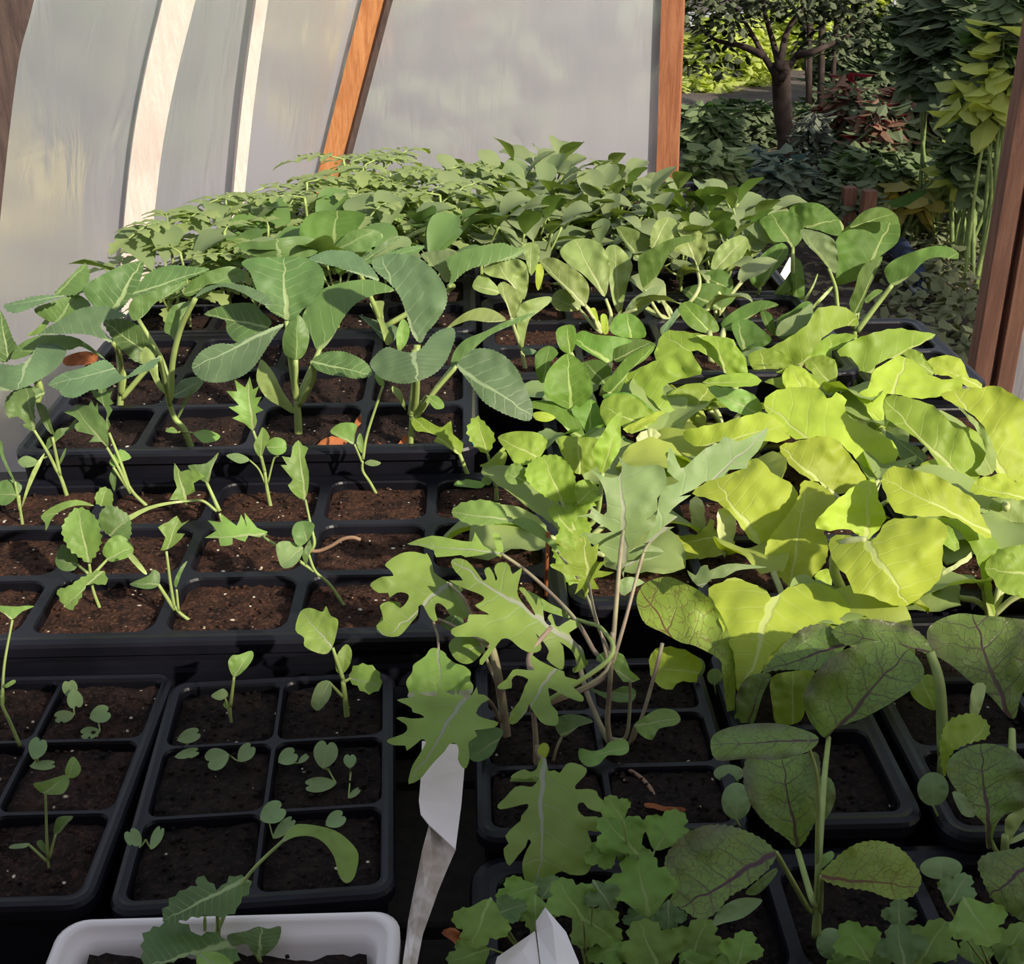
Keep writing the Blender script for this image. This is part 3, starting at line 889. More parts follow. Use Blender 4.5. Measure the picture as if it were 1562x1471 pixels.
plant('cabbage_seedling', 'big cabbage with a leaning stem and long yellow leaf stalk, left of the upright-leaved one', 'cabbage plant', K4, (1020, 1150), [
    L('700,362 740,282 800,222 900,190 1000,195 1110,210 1020,252 920,292 820,332', (740, 330), (1100, 212), dy=.03, lean=1.3, cup=-.1, p=False, ser=(1.1, 5)),
    L('680,422 715,362 850,312 985,270 960,315 830,385 780,440 740,475 700,480', (735, 480), (980, 275), dy=.02, lean=.6, under=True, p=[(905, 900), (860, 700)], pr=4),
    L('970,342 1020,262 1120,217 1220,195 1280,220 1292,272 1200,287 1100,292 1020,350', (985, 340), (1285, 230), dy=.05, lean=.5, under=True, p=False),
    L('1030,362 1080,310 1180,285 1300,298 1400,340 1450,405 1380,392 1280,335 1180,303 1100,330', (1035, 366), (1440, 400), dy=-.02, lean=1.3, cup=-.05, m='cabbage_blue', p=[(905, 880), (915, 700), (960, 520)], pr=4.5, ser=(1.1, 5)),
    L('880,472 920,402 1040,378 1000,435 945,530 935,600 900,560 870,540', (1030, 385), (880, 550), dy=.005, lean=.4, under=True, p=False),
    L('770,620 830,690 840,780 880,860 885,880 830,830 790,750 740,690', (885, 880), (770, 625), dy=.0, lean=.3, cup=.3, p=False, m='stalk', name='leaf_sheath'),
    L('255,822 330,762 440,732 560,690 640,772 680,772 740,722 850,672 810,735 720,772 640,802 560,842 480,852 400,892 330,882 310,852', (845, 676), (262, 825), dy=-.05, lean=1.2, side=.1, cup=-.1, m='cabbage_blue', p=[(900, 930), (870, 800)], ser=(1.1, 6), pr=3.5),
    L('920,860 960,800 1040,780 1080,800 1040,860 980,890 920,892', (920, 880), (1070, 800), dy=.03, lean=1, m='cabbage_blue', p=False),
    L('875,1070 910,1045 940,1070 930,1080', (945, 1075), (878, 1066), dy=-.01, lean=1.3, m='seedling', p=[(960, 1070)], pr=1.4, name='seed_leaf'),
    L('1025,1080 1060,1065 1100,1062 1165,1092 1140,1122 1080,1130 1050,1110', (1025, 1078), (1160, 1095), dy=-.015, lean=1.3, m='seedling', p=[(960, 1072)], pr=1.6, name='seed_leaf'),
    L('1080,780 1000,900 945,1005 940,990 990,880', (945, 1000), (1080, 785), dy=.015, lean=.3, p=False, m='stalk_dark', name='leaf_stalk'),
], mat='cabbage', z=ZC, stem=[(975, 1060), (925, 1000), (890, 900)], stem_r=5, pet_r=4, arch=.08, root_dy=.0)
plant('cabbage_seedling', 'cabbage with an olive toothed leaf in its middle, left of the leaning-stemmed one', 'cabbage plant', K4, (628, 950), [
    L('545,492 600,470 680,480 750,520 810,590 832,652 795,702 720,702 650,642 590,572', (825, 690), (555, 492), dy=.0, lean=.45, cup=-.2, ser=(2.2, 9), p=[(640, 900), (760, 760)], m='cabbage'),
    L('200,555 300,490 380,440 440,415 540,405 620,430 672,462 560,480 535,520 600,602 480,560 360,552 260,558', (600, 600), (215, 552), dy=-.03, lean=1.2, cup=-.1, m='cabbage_blue', p=[(640, 880), (640, 700)], ser=(1.1, 6)),
    L('600,425 510,415 450,350 440,310 470,280 560,230 660,185 752,168 757,222 720,322 670,392 630,430', (605, 425), (745, 175), dy=.03, lean=.7, cup=-.2, p=[(640, 800), (620, 560)], ser=(1.1, 5)),
    L('285,342 360,262 440,182 468,200 472,272 430,342 350,350', (295, 345), (450, 190), dy=.06, lean=.6, under=True, p=False, ser=(2, 7)),
    L('180,422 280,382 400,342 482,402 400,442 300,492 230,472', (300, 490), (400, 345), dy=.05, lean=.5, under=True, p=False),
    L('20,402 120,372 200,350 345,350 280,372 180,412 70,445', (330, 352), (25, 405), dy=.04, lean=1.3, cup=-.05, m='cabbage_blue', p=False, ser=(2, 8)),
    L('90,620 180,570 290,560 420,580 560,690 470,640 420,620 360,640 260,600 170,660 60,690', (550, 690), (80, 640), dy=.0, lean=.5, under=True, p=False, cup=.2),
    L('140,560 200,520 255,460 265,480 235,530 190,560', (150, 560), (260, 465), dy=.05, lean=.9, p=False, m='seedling'),
], mat='cabbage', z=ZC, stem=[(640, 880), (655, 780), (640, 740)], stem_r=5, pet_r=4, arch=.08)
plant('cabbage_seedling', 'blue-leaved cabbage cut by the left edge of the picture', 'cabbage plant', K4, (190, 880), [
    L('-20,715 80,720 150,690 200,612 280,565 345,560 357,612 340,682 280,752 200,802 100,847 0,852 -70,800', (150, 692), (95, 845), dy=-.03, lean=1.0, cup=.12, m='cabbage_blue', p=[(200, 850)], ser=(1.1, 7)),
    L('-10,420 30,480 70,582 92,622 50,692 0,702 -50,640 -50,500', (45, 690), (0, 430), dy=.0, lean=.5, m='cabbage', p=False, ser=(1.1, 6)),
    L('30,900 90,840 170,830 240,860 200,900 120,960 60,1000 30,960', (230, 870), (40, 960), dy=.0, lean=.7, m='cabbage', p=False, ser=(1.6,8)),
], mat='cabbage', z=ZC, stem=[(215, 840), (190, 780)], stem_r=5, arch=.08, root_dy=-.02)
plant('cabbage_seedling', 'cabbage behind the upright-leaved one, its dark leaves cupped towards the film', 'cabbage plant', K5, (655, 610), [
    L('240,160 330,115 420,110 500,130 580,202 620,272 560,255 480,230 400,202 320,182', (615, 268), (245, 160), dy=-.05, lean=1.3, cup=-.05, p=False, ser=(1.1, 6), m='cabbage_blue'),
    L('-130,90 -60,62 0,66 100,45 200,35 272,50 300,92 280,132 200,155 100,156 20,152 -45,140', (85, 155), (75, 45), dy=.02, lean=.25, cup=.2, under=True, p=False),
    L('1190,910 1230,850 1330,835 1450,850 1400,930 1330,990 1260,1000 1200,950', (1320, 990), (1340, 838), c=K1, dy=.05, lean=.6, p=False, m='collard'),
    L('380,105 430,40 480,5 590,0 640,40 560,110 480,122', (400, 105), (590, 10), dy=.045, lean=.3, under=True, p=False),
    L('560,150 600,112 680,42 770,40 787,85 700,102 620,150', (570, 150), (780, 55), dy=.03, lean=.8, p=False, m='collard', under=True),
    L('480,192 560,130 640,70 740,40 650,100 560,170 500,205', (485, 200), (735, 42), dy=-.01, lean=.9, p=False, ser=(1.1, 5)),
    L('500,205 560,165 680,120 785,88 862,90 800,132 680,152 560,185', (505, 205), (855, 92), dy=-.02, lean=.9, p=[(660, 590), (600, 420)], ser=(1.1, 5)),
    L('570,395 600,380 645,382 640,430 650,500 690,580 655,612 620,500', (668, 605), (590, 390), dy=.0, lean=.3, p=False, m='stalk', name='leaf_sheath'),
    L('510,455 600,480 700,510 720,540 690,600 640,590 580,520', (690, 598), (515, 458), dy=-.01, lean=.8, p=False, m='cabbage_blue'),
    L('710,560 725,500 750,475 780,520 770,590 735,640 715,630', (735, 640), (750, 480), dy=-.02, lean=.4, p=False, m='seedling'),
    L('975,162 1030,125 1100,100 1260,70 1330,92 1398,105 1330,155 1200,182 1080,222 985,305 1000,240', (988, 300), (1392, 106), dy=-.03, lean=.5, side=.1, cup=.3, under=True, p=[(985, 320)], ser=(1.1, 6)),
    L('840,130 930,110 1020,115 1060,150 1000,190 1010,250 970,280 930,220 880,180', (975, 280), (850, 130), dy=.0, lean=.5, p=False, m='collard', under=True),
], mat='cabbage', z=ZC, stem=[(640, 520)], stem_r=4, pet_r=4, arch=.08)

# ------------------------------------------------------------------ lobed kale seedlings of the middle tray
ZB = -.004
plant('kale_seedling', 'thin seedling with one upright jagged leaf, standing before the cabbage tray wall', 'seedling', M1, (1352, 690), [
    L('1260,318 1220,282 1158,255 1195,238 1140,200 1192,190 1128,120 1182,122 1168,60 1222,102 1245,48 1262,112 1292,95 1272,152 1305,148 1282,192 1315,215 1275,232 1282,270', (1263, 318), (1235, 55), lean=.4, sub=2, p=[(1320, 520), (1290, 400)]),
    L('1285,440 1265,390 1290,340 1310,300 1345,350 1322,400 1305,445', (1300, 445), (1308, 305), lean=.5, dy=-.004),
    L('1330,382 1370,350 1422,368 1425,420 1382,440 1342,422', (1335, 400), (1425, 400), lean=.9, p=[(1335, 580), (1365, 460), (1385, 440)], pr=1.4),
    L('1128,440 1190,430 1245,462 1200,482 1160,466', (1245, 465), (1132, 440), lean=1.2, p=[(1322, 580), (1290, 510)], pr=1.5, m='cotyledon', name='seed_leaf'),
], z=ZB, stem=[(1332, 610), (1320, 520)], stem_r=3, pet_r=2.4)
plant('kale_seedling', 'spindly seedling with a long bare stalk beside the reddish dead leaf', 'seedling', M3, (590, 640), [
    L('338,322 390,280 470,285 462,340 455,385 420,370 380,350', (460, 385), (345, 320), lean=.8, p=[(500, 480)], pr=1.8),
    L('470,380 485,330 500,350 505,400 495,430', (500, 430), (485, 335), lean=.4, p=False),
    L('510,480 540,462 590,475 580,490 545,495', (510, 478), (588, 480), lean=1.2, m='cotyledon', p=False, name='seed_leaf'),
    L('560,40 590,30 610,80 602,95 580,85', (602, 95), (575, 35), lean=.6, dy=.012, p=[(502, 460), (525, 330)], pr=2.2),
], z=ZB, stem=[(540, 580), (502, 520), (500, 470)], stem_r=2.4, pet_r=2)
plant('kale_seedling', 'seedling sprawling across two cells with a narrow feathery leaf and a curled brown root', 'seedling', M3, (432, 1192), [
    L('1020,852 1080,815 1035,765 1100,775 1108,735 1180,792 1202,735 1232,795 1218,725 1282,802 1335,822 1300,852 1240,840 1222,872 1160,852 1160,885 1098,892 1090,855', (1330, 838), (1022, 852), c=M1, lean=1.2, dy=.02, sub=2, p=[(260, 1020), (70, 890), (10, 850)]),
    L('180,365 200,390 230,405 212,450 232,520 230,600 212,662 165,640 128,590 152,562 92,490 125,490 98,445 142,452 150,400', (215, 660), (182, 370), lean=.5, dy=.01, sub=2, p=[(260, 880), (238, 770)]),
    L('148,832 165,780 220,768 262,790 232,862 180,895', (225, 870), (200, 775), lean=.6, dy=-.01, m='seedling_dark', p=False),
    L('70,888 120,868 205,900 170,982 108,1005 80,960', (205, 905), (95, 990), lean=1.0, dy=-.01, m='cotyledon', p=False, name='seed_leaf'),
    L('200,930 225,880 260,840 270,880 240,920 220,990 205,960', (225, 985), (262, 845), lean=.6, dy=-.005, m='seedling_dark', p=False),
], z=ZB, stem=[(340, 1090), (265, 1020), (230, 930)], stem_r=2.6, pet_r=2.2)
bm = bmesh.new(); tube(bm, spline([at(*M3(p), on(*M3((432, 1100)), ZB).y) for p in ((225, 915), (280, 918), (340, 895), (400, 860), (450, 850), (490, 862))], 6), .0012, 6)
tag(link('bare_root', bm, M['stalk_brown']), 'curled brown bare stem lying beside the sprawling seedling', 'stem')
plant('kale_seedling', 'seedling bent over at its foot with a dark spoon-shaped leaf on the left', 'seedling', M1, (1012, 1272), [
    L('648,1080 740,1040 762,1010 797,1032 790,1090 740,1108 680,1098', (790, 1085), (655, 1080), lean=.9, m='seedling_dark', p=[(870, 1210)], pr=3),
    L('800,915 825,850 788,800 840,772 882,742 905,780 945,762 900,800 880,830 922,832 880,880 845,905', (830, 920), (890, 755), lean=.5, sub=2, p=[(870, 1200), (850, 1080)], pr=2.4),
    L('868,1070 900,1000 935,968 905,1030 880,1100', (880, 1110), (932, 970), lean=.4, m='seedling_dark', p=[(890, 1215)], pr=2),
    L('640,950 660,930 730,1020 715,1030', (725, 1025), (645, 940), lean=.9, p=False, m='stalk', name='leaf_stalk'),
], z=ZB, stem=[(950, 1268), (895, 1225), (868, 1190)], stem_r=3, pet_r=2.5)
plant('kale_seedling', 'seedling with a broad toothed upright leaf and a drooping lower leaf in the middle tray', 'seedling', M1, (512, 1215), [
    L('308,812 330,752 382,702 440,715 490,772 507,862 490,922 450,972 430,975 370,932 322,872', (445, 982), (388, 708), lean=.45, ser=(3.5, 11), p=[(455, 1060)]),
    L('275,972 300,890 340,900 388,962 372,1012 310,1015', (385, 985), (285, 960), lean=.6, dy=.012, m='seedling_dark', p=[(440, 1030)]),
    L('510,920 540,862 600,838 662,890 652,942 560,972 530,952', (535, 960), (655, 900), lean=.8, dy=.01, p=[(460, 1040)]),
    L('285,1112 350,1092 420,1042 512,1015 537,1085 440,1082 412,1132 362,1212 320,1192 295,1152', (500, 1030), (330, 1190), lean=1.1, dy=-.012, p=[(460, 1080)], ser=(2.5, 12)),
    L('205,742 280,688 380,662 470,692 400,690 340,702 270,742 230,815 225,780', (480, 692), (215, 745), lean=1.1, dy=.035, p=False, m='seedling'),
    L('500,720 560,690 640,740 655,800 640,870 560,850 500,800', (520, 860), (640, 760), lean=.5, dy=.03, m='seedling_dark', p=False, ser=(2, 8)),
    L('475,640 510,598 560,622 560,690 520,695 480,680', (500, 700), (530, 605), lean=.5, dy=.04, p=False, ser=(2, 8)),
], z=ZB, stem=[(470, 1130), (448, 1040)], stem_r=2.6, pet_r=2.4)
plant('kale_seedling', 'dark lobed seedling close to the left edge, just before the cabbage tray corner', 'seedling', M1, (342, 655), [
    L('310,600 230,562 205,538 250,530 150,460 90,482 52,430 60,340 130,240 200,208 280,198 322,230 332,320 322,420 332,540', (320, 592), (250, 212), c=KE, lean=.5, p=[(290, 530), (240, 430)], m='seedling_dark', ser=(1.6, 9)),
    L('430,782 440,680 500,640 540,580 640,560 690,500 722,490 700,560 620,620 520,700 460,762', (440, 770), (710, 500), c=KE, lean=.6, m='seedling_dark', p=False),
    L('88,470 130,442 185,465 180,490 120,502', (185, 470), (95, 475), lean=1.0, m='cotyledon', p=[(245, 450)], pr=1.5, name='seed_leaf'),
    L('180,180 230,200 260,300 275,340 240,320 200,250', (262, 350), (190, 185), lean=.4, p=[(300, 540)], m='seedling_dark'),
    L('300,455 330,400 320,450 290,500', (290, 500), (325, 405), lean=.4, m='seedling_dark', p=False),
], z=ZB, stem=[(310, 570), (282, 510)], stem_r=3.2, pet_r=2.5)
plant('kale_seedling', 'dark feathery seedling between the cabbage tray corner and the upright jagged one', 'seedling', M1, (765, 690), [
    L('1010,762 950,700 830,702 880,640 720,600 700,540 740,510 680,460 596,420 690,390 700,350 830,360 850,296 890,380 912,328 920,430 960,470 1000,540 1012,640', (1000, 752), (700, 380), c=KE, lean=.6, sub=2, p=[(650, 630), (590, 500)], m='seedling_dark'),
    L('1000,600 990,500 1000,430 960,350 880,280 847,188 920,232 903,116 950,130 990,190 1002,230 1064,186 1030,290 1064,340 1020,360 1053,400 1010,480 1033,540', (1020, 615), (930, 125), c=KE, lean=.4, sub=2, dy=.006, p=[(650, 620), (600, 470)], m='seedling_dark'),
    L('545,470 600,410 655,452 600,475 570,500', (565, 500), (650, 455), lean=.9, p=[(640, 610)], m='seedling'),
    L('555,520 572,500 580,560 570,620 545,560', (572, 625), (560, 510), lean=.3, p=False, m='seedling_dark'),
], z=ZB, stem=[(680, 645), (640, 590)], stem_r=3, pet_r=2.5)
plant('kale_seedling', 'dark seedling at the very left edge above the gap in the film', 'seedling', M1, (112, 800), [
    L('-20,380 10,370 20,440 75,570 60,560 10,460', (75, 572), (0, 375), lean=.3, p=[(100, 720)], m='seedling_dark'),
    L('-40,600 40,560 108,590 90,640 30,690 -30,670', (95, 640), (-30, 630), lean=.8, p=[(102, 730)], m='seedling_dark'),
    L('120,640 160,520 220,430 210,470 150,600 110,700', (105, 720), (215, 440), lean=.3, p=False, m='stalk', name='leaf_stalk'),
], z=ZB, stem=[(105, 740), (95, 680)], stem_r=2.6, pet_r=2.2)
plant('kale_seedling', 'seedling with a pale notched leaf on a long arching stalk beside a dark flaring leaf', 'seedling', M1, (1110, 770), [
    L('870,478 902,522 950,508 1018,545 965,580 975,622 930,642 935,692 890,662 845,662 882,602 868,560', (930, 668), (880, 490), lean=.6, sub=2, p=[(1080, 720), (1010, 668)], pr=2.2),
    L('940,490 1030,480 1092,425 1055,512 1042,575 1000,562 960,522', (1030, 575), (1085, 432), lean=.6, dy=.008, m='seedling_dark', p=[(1095, 720)], pr=3),
    L('505,800 600,760 740,695 880,668 1010,668 880,680 745,712 620,780', (1010, 668), (510, 800), lean=.9, m='stalk', p=False, name='leaf_stalk'),
], z=ZB, stem=[(1095, 730)], stem_r=2.6)
plant('kale_seedling', 'bright seedling with one long notched leaf, back right corner of the middle tray', 'seedling', M3, (1045, 575), [
    L('735,250 780,242 860,288 900,300 942,268 952,335 1002,380 992,432 968,432 900,385 855,372 872,342 800,322 765,318', (985, 435), (742, 250), lean=.7, sub=2, m='limegreen', p=[(1030, 550), (1010, 500)], pr=3.5),
    L('955,590 990,560 1060,565 1110,580 1090,605 1020,600', (1040, 640), (1000, 565), lean=1.1, dy=-.01, p=False, m='seedling'),
], z=ZB, stem=[(1030, 545)], stem_r=2.6)
plant('kale_seedling', 'bright seedling with an upright oval toothed leaf next to the notched one', 'seedling', M3, (1170, 672), [
    L('1020,312 1048,258 1080,248 1130,300 1162,342 1152,390 1125,432 1080,415 1040,372', (1125, 435), (1070, 255), lean=.5, ser=(3, 11), m='limegreen', p=[(1165, 600), (1140, 500)]),
    L('1170,520 1160,460 1200,420 1222,440 1200,510 1180,540', (1175, 540), (1210, 425), lean=.4, m='limegreen', p=[(1168, 600)]),
    L('1085,490 1130,470 1200,400 1220,400 1160,490 1110,502', (1215, 405), (1090, 492), lean=.8, m='limegreen', p=False),
    L('1090,570 1140,520 1150,560 1130,590', (1165, 610), (1120, 530), lean=.6, p=False),
], z=ZB, stem=[(1168, 620), (1165, 590)], stem_r=3.4, pet_r=2.4)
plant('kale_seedling', 'lone seedling leaning in from the left edge over the near pack', 'seedling', M2, (78, 472), [
    L('-60,1185 0,1190 80,1195 135,1190 170,1195 110,1220 60,1260 20,1230', (62, 1262), (-40, 1188), c=M1, lean=1.0, dy=.02, p=[(10, 300), (20, 150)], pr=2.2),
    L('20,245 60,222 68,235 30,258', (15, 255), (66, 228), lean=.8, p=False),
    L('0,270 18,262 20,320 10,345 -5,320', (12, 348), (8, 268), lean=.4, p=False),
], z=-.004, stem=[(40, 400), (12, 340), (8, 290)], stem_r=2.8, mat='seedling')

# ------------------------------------------------------------------ sprouts in the near packs
ZS = ZA - .006


def sprout(label, crop, root, seeds, stem=(), **k):
    lv = []
    for (cx, cy, r, a, *rest) in seeds:
        asp = rest[0] if rest else .85
        ca, sa = math.cos(math.radians(a)), math.sin(math.radians(a))
        # notched round seed leaf pointing along a (degrees, screen)
        sh = [(-1, 0), (-.7, .55), (-.1, .95), (.5, .95), (.95, .6), (.95, .2), (.72, 0), (.95, -.2), (.95, -.6), (.5, -.95), (-.1, -.95), (-.7, -.55)]
        pts = ' '.join('%.1f,%.1f' % (cx + r * (x * ca - y * asp * sa), cy - r * (x * sa + y * asp * ca)) for x, y in sh)
        b = (cx - r * ca, cy + r * sa); t = (cx + r * ca, cy - r * sa)
        lv.append(L(pts, b, t, lean=1.1, dy=-.009, cup=-.15, arch=.06, m='cotyledon', name='seed_leaf'))
    return plant('sprout', label, 'sprout', crop, root, lv, z=ZS, stem=stem, stem_r=1.9, pet_r=1.3, **k)


sprout('sprout with three round seed leaves near the back rim of the left pack', M2, (330, 360), [(308, 265, 40, 100), (328, 305, 42, -80), (283, 383, 44, 190, .65)], [(322, 330)])
sprout('sprout with two kidney seed leaves right of the three-leaved one in the left pack', M2, (440, 425), [(438, 375, 46, 20, .85), (397, 455, 43, 190, .65)], [(432, 405)])
sprout('sprout pair on the dark divider of the left pack', M2, (165, 585), [(163, 525, 48, 70), (187, 598, 55, 5, .4)], [(165, 570)])
plant('sprout', 'tall thin sprout with a folded dark leaf in the left pack', 'sprout', M2, (212, 1065), [
    L('145,680 190,668 250,650 290,640 305,670 280,720 230,728 180,718', (200, 715), (290, 650), lean=.9, p=[(205, 900)]),
    L('285,630 300,580 325,560 355,605 345,640 310,655', (300, 655), (330, 565), lean=.7, p=False),
    L('235,880 250,830 290,820 322,825 290,860 262,895 240,900', (245, 900), (310, 828), lean=.6, m='seedling_dark', p=[(215, 1010)]),
    L('38,960 60,945 130,940 110,960 60,965', (130, 950), (42, 960), lean=1.2, m='cotyledon', p=[(205, 1020)], name='seed_leaf'),
    L('160,940 180,925 200,950 200,985 180,970', (203, 990), (170, 935), lean=.5, m='seedling_dark', p=False),
], z=ZS, stem=[(212, 1030), (210, 1000)], stem_r=2.2, pet_r=2.2)
plant('sprout', 'sprout with a heart-shaped leaf held high at the back of the near pack', 'sprout', M2, (1017, 425), [
    L('1002,142 1020,115 1050,112 1105,95 1110,130 1072,182 1030,210 1008,180', (1028, 208), (1100, 100), lean=.7, p=[(1012, 340)], m='seedling', pr=2.4),
    L('928,290 960,268 985,262 1002,290 970,312 940,305', (990, 305), (932, 290), lean=.9, m='cotyledon', p=[(1010, 390)], pr=1.6, name='seed_leaf'),
    L('980,335 990,315 1005,320 1000,350', (1003, 355), (985, 318), lean=.5, p=False),
], z=ZS, stem=[(1012, 380), (1010, 330)], stem_r=2.6)
sprout('sprout with one seed leaf browned at its edge, beside the pack divider', M2, (825, 520), [(828, 470, 52, 20, .6), (820, 548, 54, 15, .42)], [(826, 505)])
sprout('sprout of two blue-green seed leaves on the back divider', M2, (1015, 580), [(955, 568, 52, 200, .95), (1078, 545, 46, 50, .75)], [(1015, 560)])
sprout('single round sprout close to the divider crossing', M4, (205, 600), [(225, 562, 44, 30), (295, 570, 28, 40, .5)], [(208, 585)])
sprout('sprout with one big notched and one kidney seed leaf, centre of the near pack', M4, (410, 640), [(392, 552, 60, 80, .9), (372, 682, 68, 185, .5)], [(405, 615)])
sprout('tiny heart-shaped sprout standing near the right rim of the near pack', M4, (505, 650), [(500, 580, 30, 90, .95), (518, 722, 32, 40, .45)], [(503, 625)])
sprout('pair of curled seed leaves at the left rim of the near pack', M2, (640, 940), [(588, 922, 46, 120, .8), (686, 918, 54, 65, .45)], [(640, 925)])
sprout('grey-green sprout under the arching leaf of the near pack', M4, (140, 870), [(158, 808, 58, 30, .85), (208, 875, 62, 45, .45)], [(145, 850)])
sprout('round blue-green sprout above the arching leaf bend', M4, (410, 870), [(435, 838, 46, 30, .8)], [(412, 858)])
plant('kale_seedling', 'seedling with four scalloped leaves in the back cell of the near pack', 'seedling', M4, (490, 402), [
    L('165,1312 190,1222 240,1202 300,1222 318,1192 342,1240 378,1262 372,1322 352,1392 320,1432 262,1422 210,1392 208,1350', (352, 1402), (200, 1225), c=M3, lean=.8, p=[(470, 220), (440, 130)], pr=3),
    L('440,182 440,120 482,66 508,95 502,150 470,195', (465, 195), (485, 72), lean=.5, p=[(472, 240)]),
    L('498,225 510,170 560,152 622,180 637,262 572,282 530,252', (505, 215), (635, 250), lean=.8, ser=(3, 14), p=[(475, 230)]),
    L('330,312 358,240 412,228 416,292 366,357 335,342', (410, 235), (352, 350), lean=.9, dy=-.01, p=[(470, 300)], m='cotyledon'),
], z=ZS, stem=[(482, 330), (470, 230)], stem_r=4.5, pet_r=2.4, mat='kale')

# ------------------------------------------------------------------ white pot and its plant
c0 = on(612, 1385, -.010); pot = empty('plant_pot', (c0.x - .0735, c0.y - .07, BENCH_Z + .001), 'white plastic pot cut by the bottom edge, filled with dark soil', 'plant pot')
bm = bmesh.new()
px0, py0 = c0.x - .0735, c0.y - .070
prof = [(.0, -.01, .012), (.0, -.002, .012), (-.002, 0, .012), (-.004, .0005, .011), (-.0055, -.001, .010), (-.0062, -.004, .010), (-.009, -.005, .009), (-.0105, -.010, .008), (-.022, -.064, .008)]
outer = [(-.001, -.012, .012), (-.004, -.014, .011), (-.020, BENCH_Z + .0115, .009)]
rings = []
for o, zz, r in [(outer[2]), (outer[1]), (outer[0])] + prof:
    rings.append([bm.verts.new((px0 + x, py0 + y, -.010 + zz)) for x, y in rrect(.0735 + o, .070 + o, r, 6)])
for a, b in zip(rings, rings[1:]):
    for k in range(len(a)): bm.faces.new((a[k], a[(k + 1) % len(a)], b[(k + 1) % len(b)], b[k]))
bm.faces.new(rings[0][::-1]); bm.faces.new(rings[-1])
bmesh.ops.recalc_face_normals(bm, faces=bm.faces)
link('pot_shell', bm, M['white_plastic'], pot, offset=pot.location)
so = link('potting_soil', soil_bm(.062, .0585, .01, .007, 34), M['soil_dark'], pot); so.location = Vector((px0, py0, -.019)) - pot.location
so['label'] = 'dark crumbly soil in the white pot'
plant('kale_seedling', 'broad-leaved seedling with one long arching leaf, growing in the white pot', 'seedling', O1, (690, 690), [
    L('440,472 490,388 560,342 608,332 600,288 660,312 700,352 762,285 832,300 852,342 800,402 780,452 740,477 640,472 560,492 470,512', (692, 372), (455, 490), lean=1.1, dy=-.004, cup=.1, ser=(5, 18), p=[(700, 540)], pr=3, m='cabbage'),
    L('350,582 410,522 540,505 600,562 680,542 742,592 792,642 772,700 600,652 450,702 370,740', (610, 640), (380, 700), lean=1.1, dy=-.022, cup=.1, ser=(5, 18), p=[(690, 640)], m='cabbage'),
    L('600,650 700,640 770,694 800,760 640,760', (610, 645), (760, 750), lean=1.1, dy=-.028, p=False, m='kale'),
    L('740,562 830,542 880,522 930,532 987,522 970,602 900,662 860,652 830,602 770,612', (885, 660), (900, 525), lean=.8, dy=-.01, p=[(890, 740)], m='cabbage'),
    L('990,135 1040,60 1120,55 1230,80 1300,130 1342,190 1332,270 1312,312 1280,322 1250,282 1230,202 1180,135 1120,108 1050,112', (1000, 125), (1290, 318), lean=.9, dy=.015, cup=.15, arch=.12, p=[(690, 560), (760, 400), (860, 260)], pr=3, m='kale'),
    L('632,480 645,480 645,540 632,540', (640, 545), (638, 482), lean=.2, dy=.002, p=False, m='stalk', name='leaf_stalk'),
], z=-.030, stem=[(695, 600), (700, 520)], stem_r=5, pet_r=4)
# ------------------------------------------------------------------ lobed kale in the centre
ZE = -.018
U = dict(mat='kale', stem_mat='stalk_purple', lean=1.0, cup=-.12, sub=2, ruf=.06)
plant('kale_plant', 'lobed kale whose dark leaf hangs over the white tag', 'kale plant', M5, (632, 1270), [
    L('1200,650 1150,700 1200,780 1250,870 1267,990 1170,1003 1090,970 1040,978 980,880 900,820 850,840 850,930 877,1030 830,1042 780,1000 720,890 690,840 640,860 632,960 560,1050 480,1150 390,1233 240,1233 160,1180 113,1100 198,1030 185,950 178,870 250,808 330,820 410,882 490,810 522,730 470,690 370,690 280,752 260,690 140,692 36,600 90,540 200,488 330,480 280,400 223,350 270,290 360,230 470,185 600,180 718,212 740,193 782,260 817,350 832,430 900,490 1000,550 1120,600', (1010, 578), (320, 1185), c=KB, dy=.05, p=[(600, 1050), (520, 860), (440, 640)], pr=2.6),
    L('710,258 738,330 830,385 890,400 905,345 917,395 1000,420 1070,400 1117,322 1132,395 1190,400 1248,450 1170,490 1110,590 1190,640 1310,670 1338,695 1290,737 1150,757 1100,770 1123,825 1040,880 1037,960 1043,1060 1012,1148 970,1142 925,1060 935,980 910,902 840,905 790,980 700,1070 600,1190 540,1262 422,1314 438,1200 470,1110 540,1000 600,890 560,855 500,902 403,974 390,922 270,917 202,880 230,850 370,800 410,750 390,700 296,640 370,628 450,645 580,635 540,600 465,580 455,540 390,500 302,455 400,435 480,422 470,350 510,348 540,392 690,420 712,350', (1005, 425), (430, 1300), c=KA, dy=-.035, lean=.95, p=[(600, 1180), (540, 1080)], pr=3.2, holes=[(1045, 505, 26), (1040, 735, 30)]),
    L('600,0 550,40 470,100 460,170 398,270 425,370 420,430 600,445 1000,432 1085,330 1050,250 1056,170 990,108 900,80 820,20 790,-30 700,-75 640,-60', (728, -65), (750, 320), c=KA, dy=.01, lean=1.0, p=[(313, 720, .04), (318, 800, .025)], pr=2.4, sub=3),
    L('40,760 70,702 58,660 100,640 152,650 130,702 172,742 120,790 70,792', (165, 700), (45, 755), dy=.045, p=False, sub=3),
    L('330,740 380,700 430,715 425,760 380,775', (400, 705), (350, 770), dy=.055, p=False, m='seedling_dark', sub=3),
    L('455,1290 470,1240 540,1200 610,1220 590,1270 560,1330 500,1360 460,1345', (590, 1260), (465, 1340), dy=-.015, lean=1.1, m='seedling_dark', p=False, sub=3),
], z=ZE, stem=[(600, 1050), (565, 870), (540, 830)], stem_r=7, pet_r=3, **{k: v for k, v in U.items()})
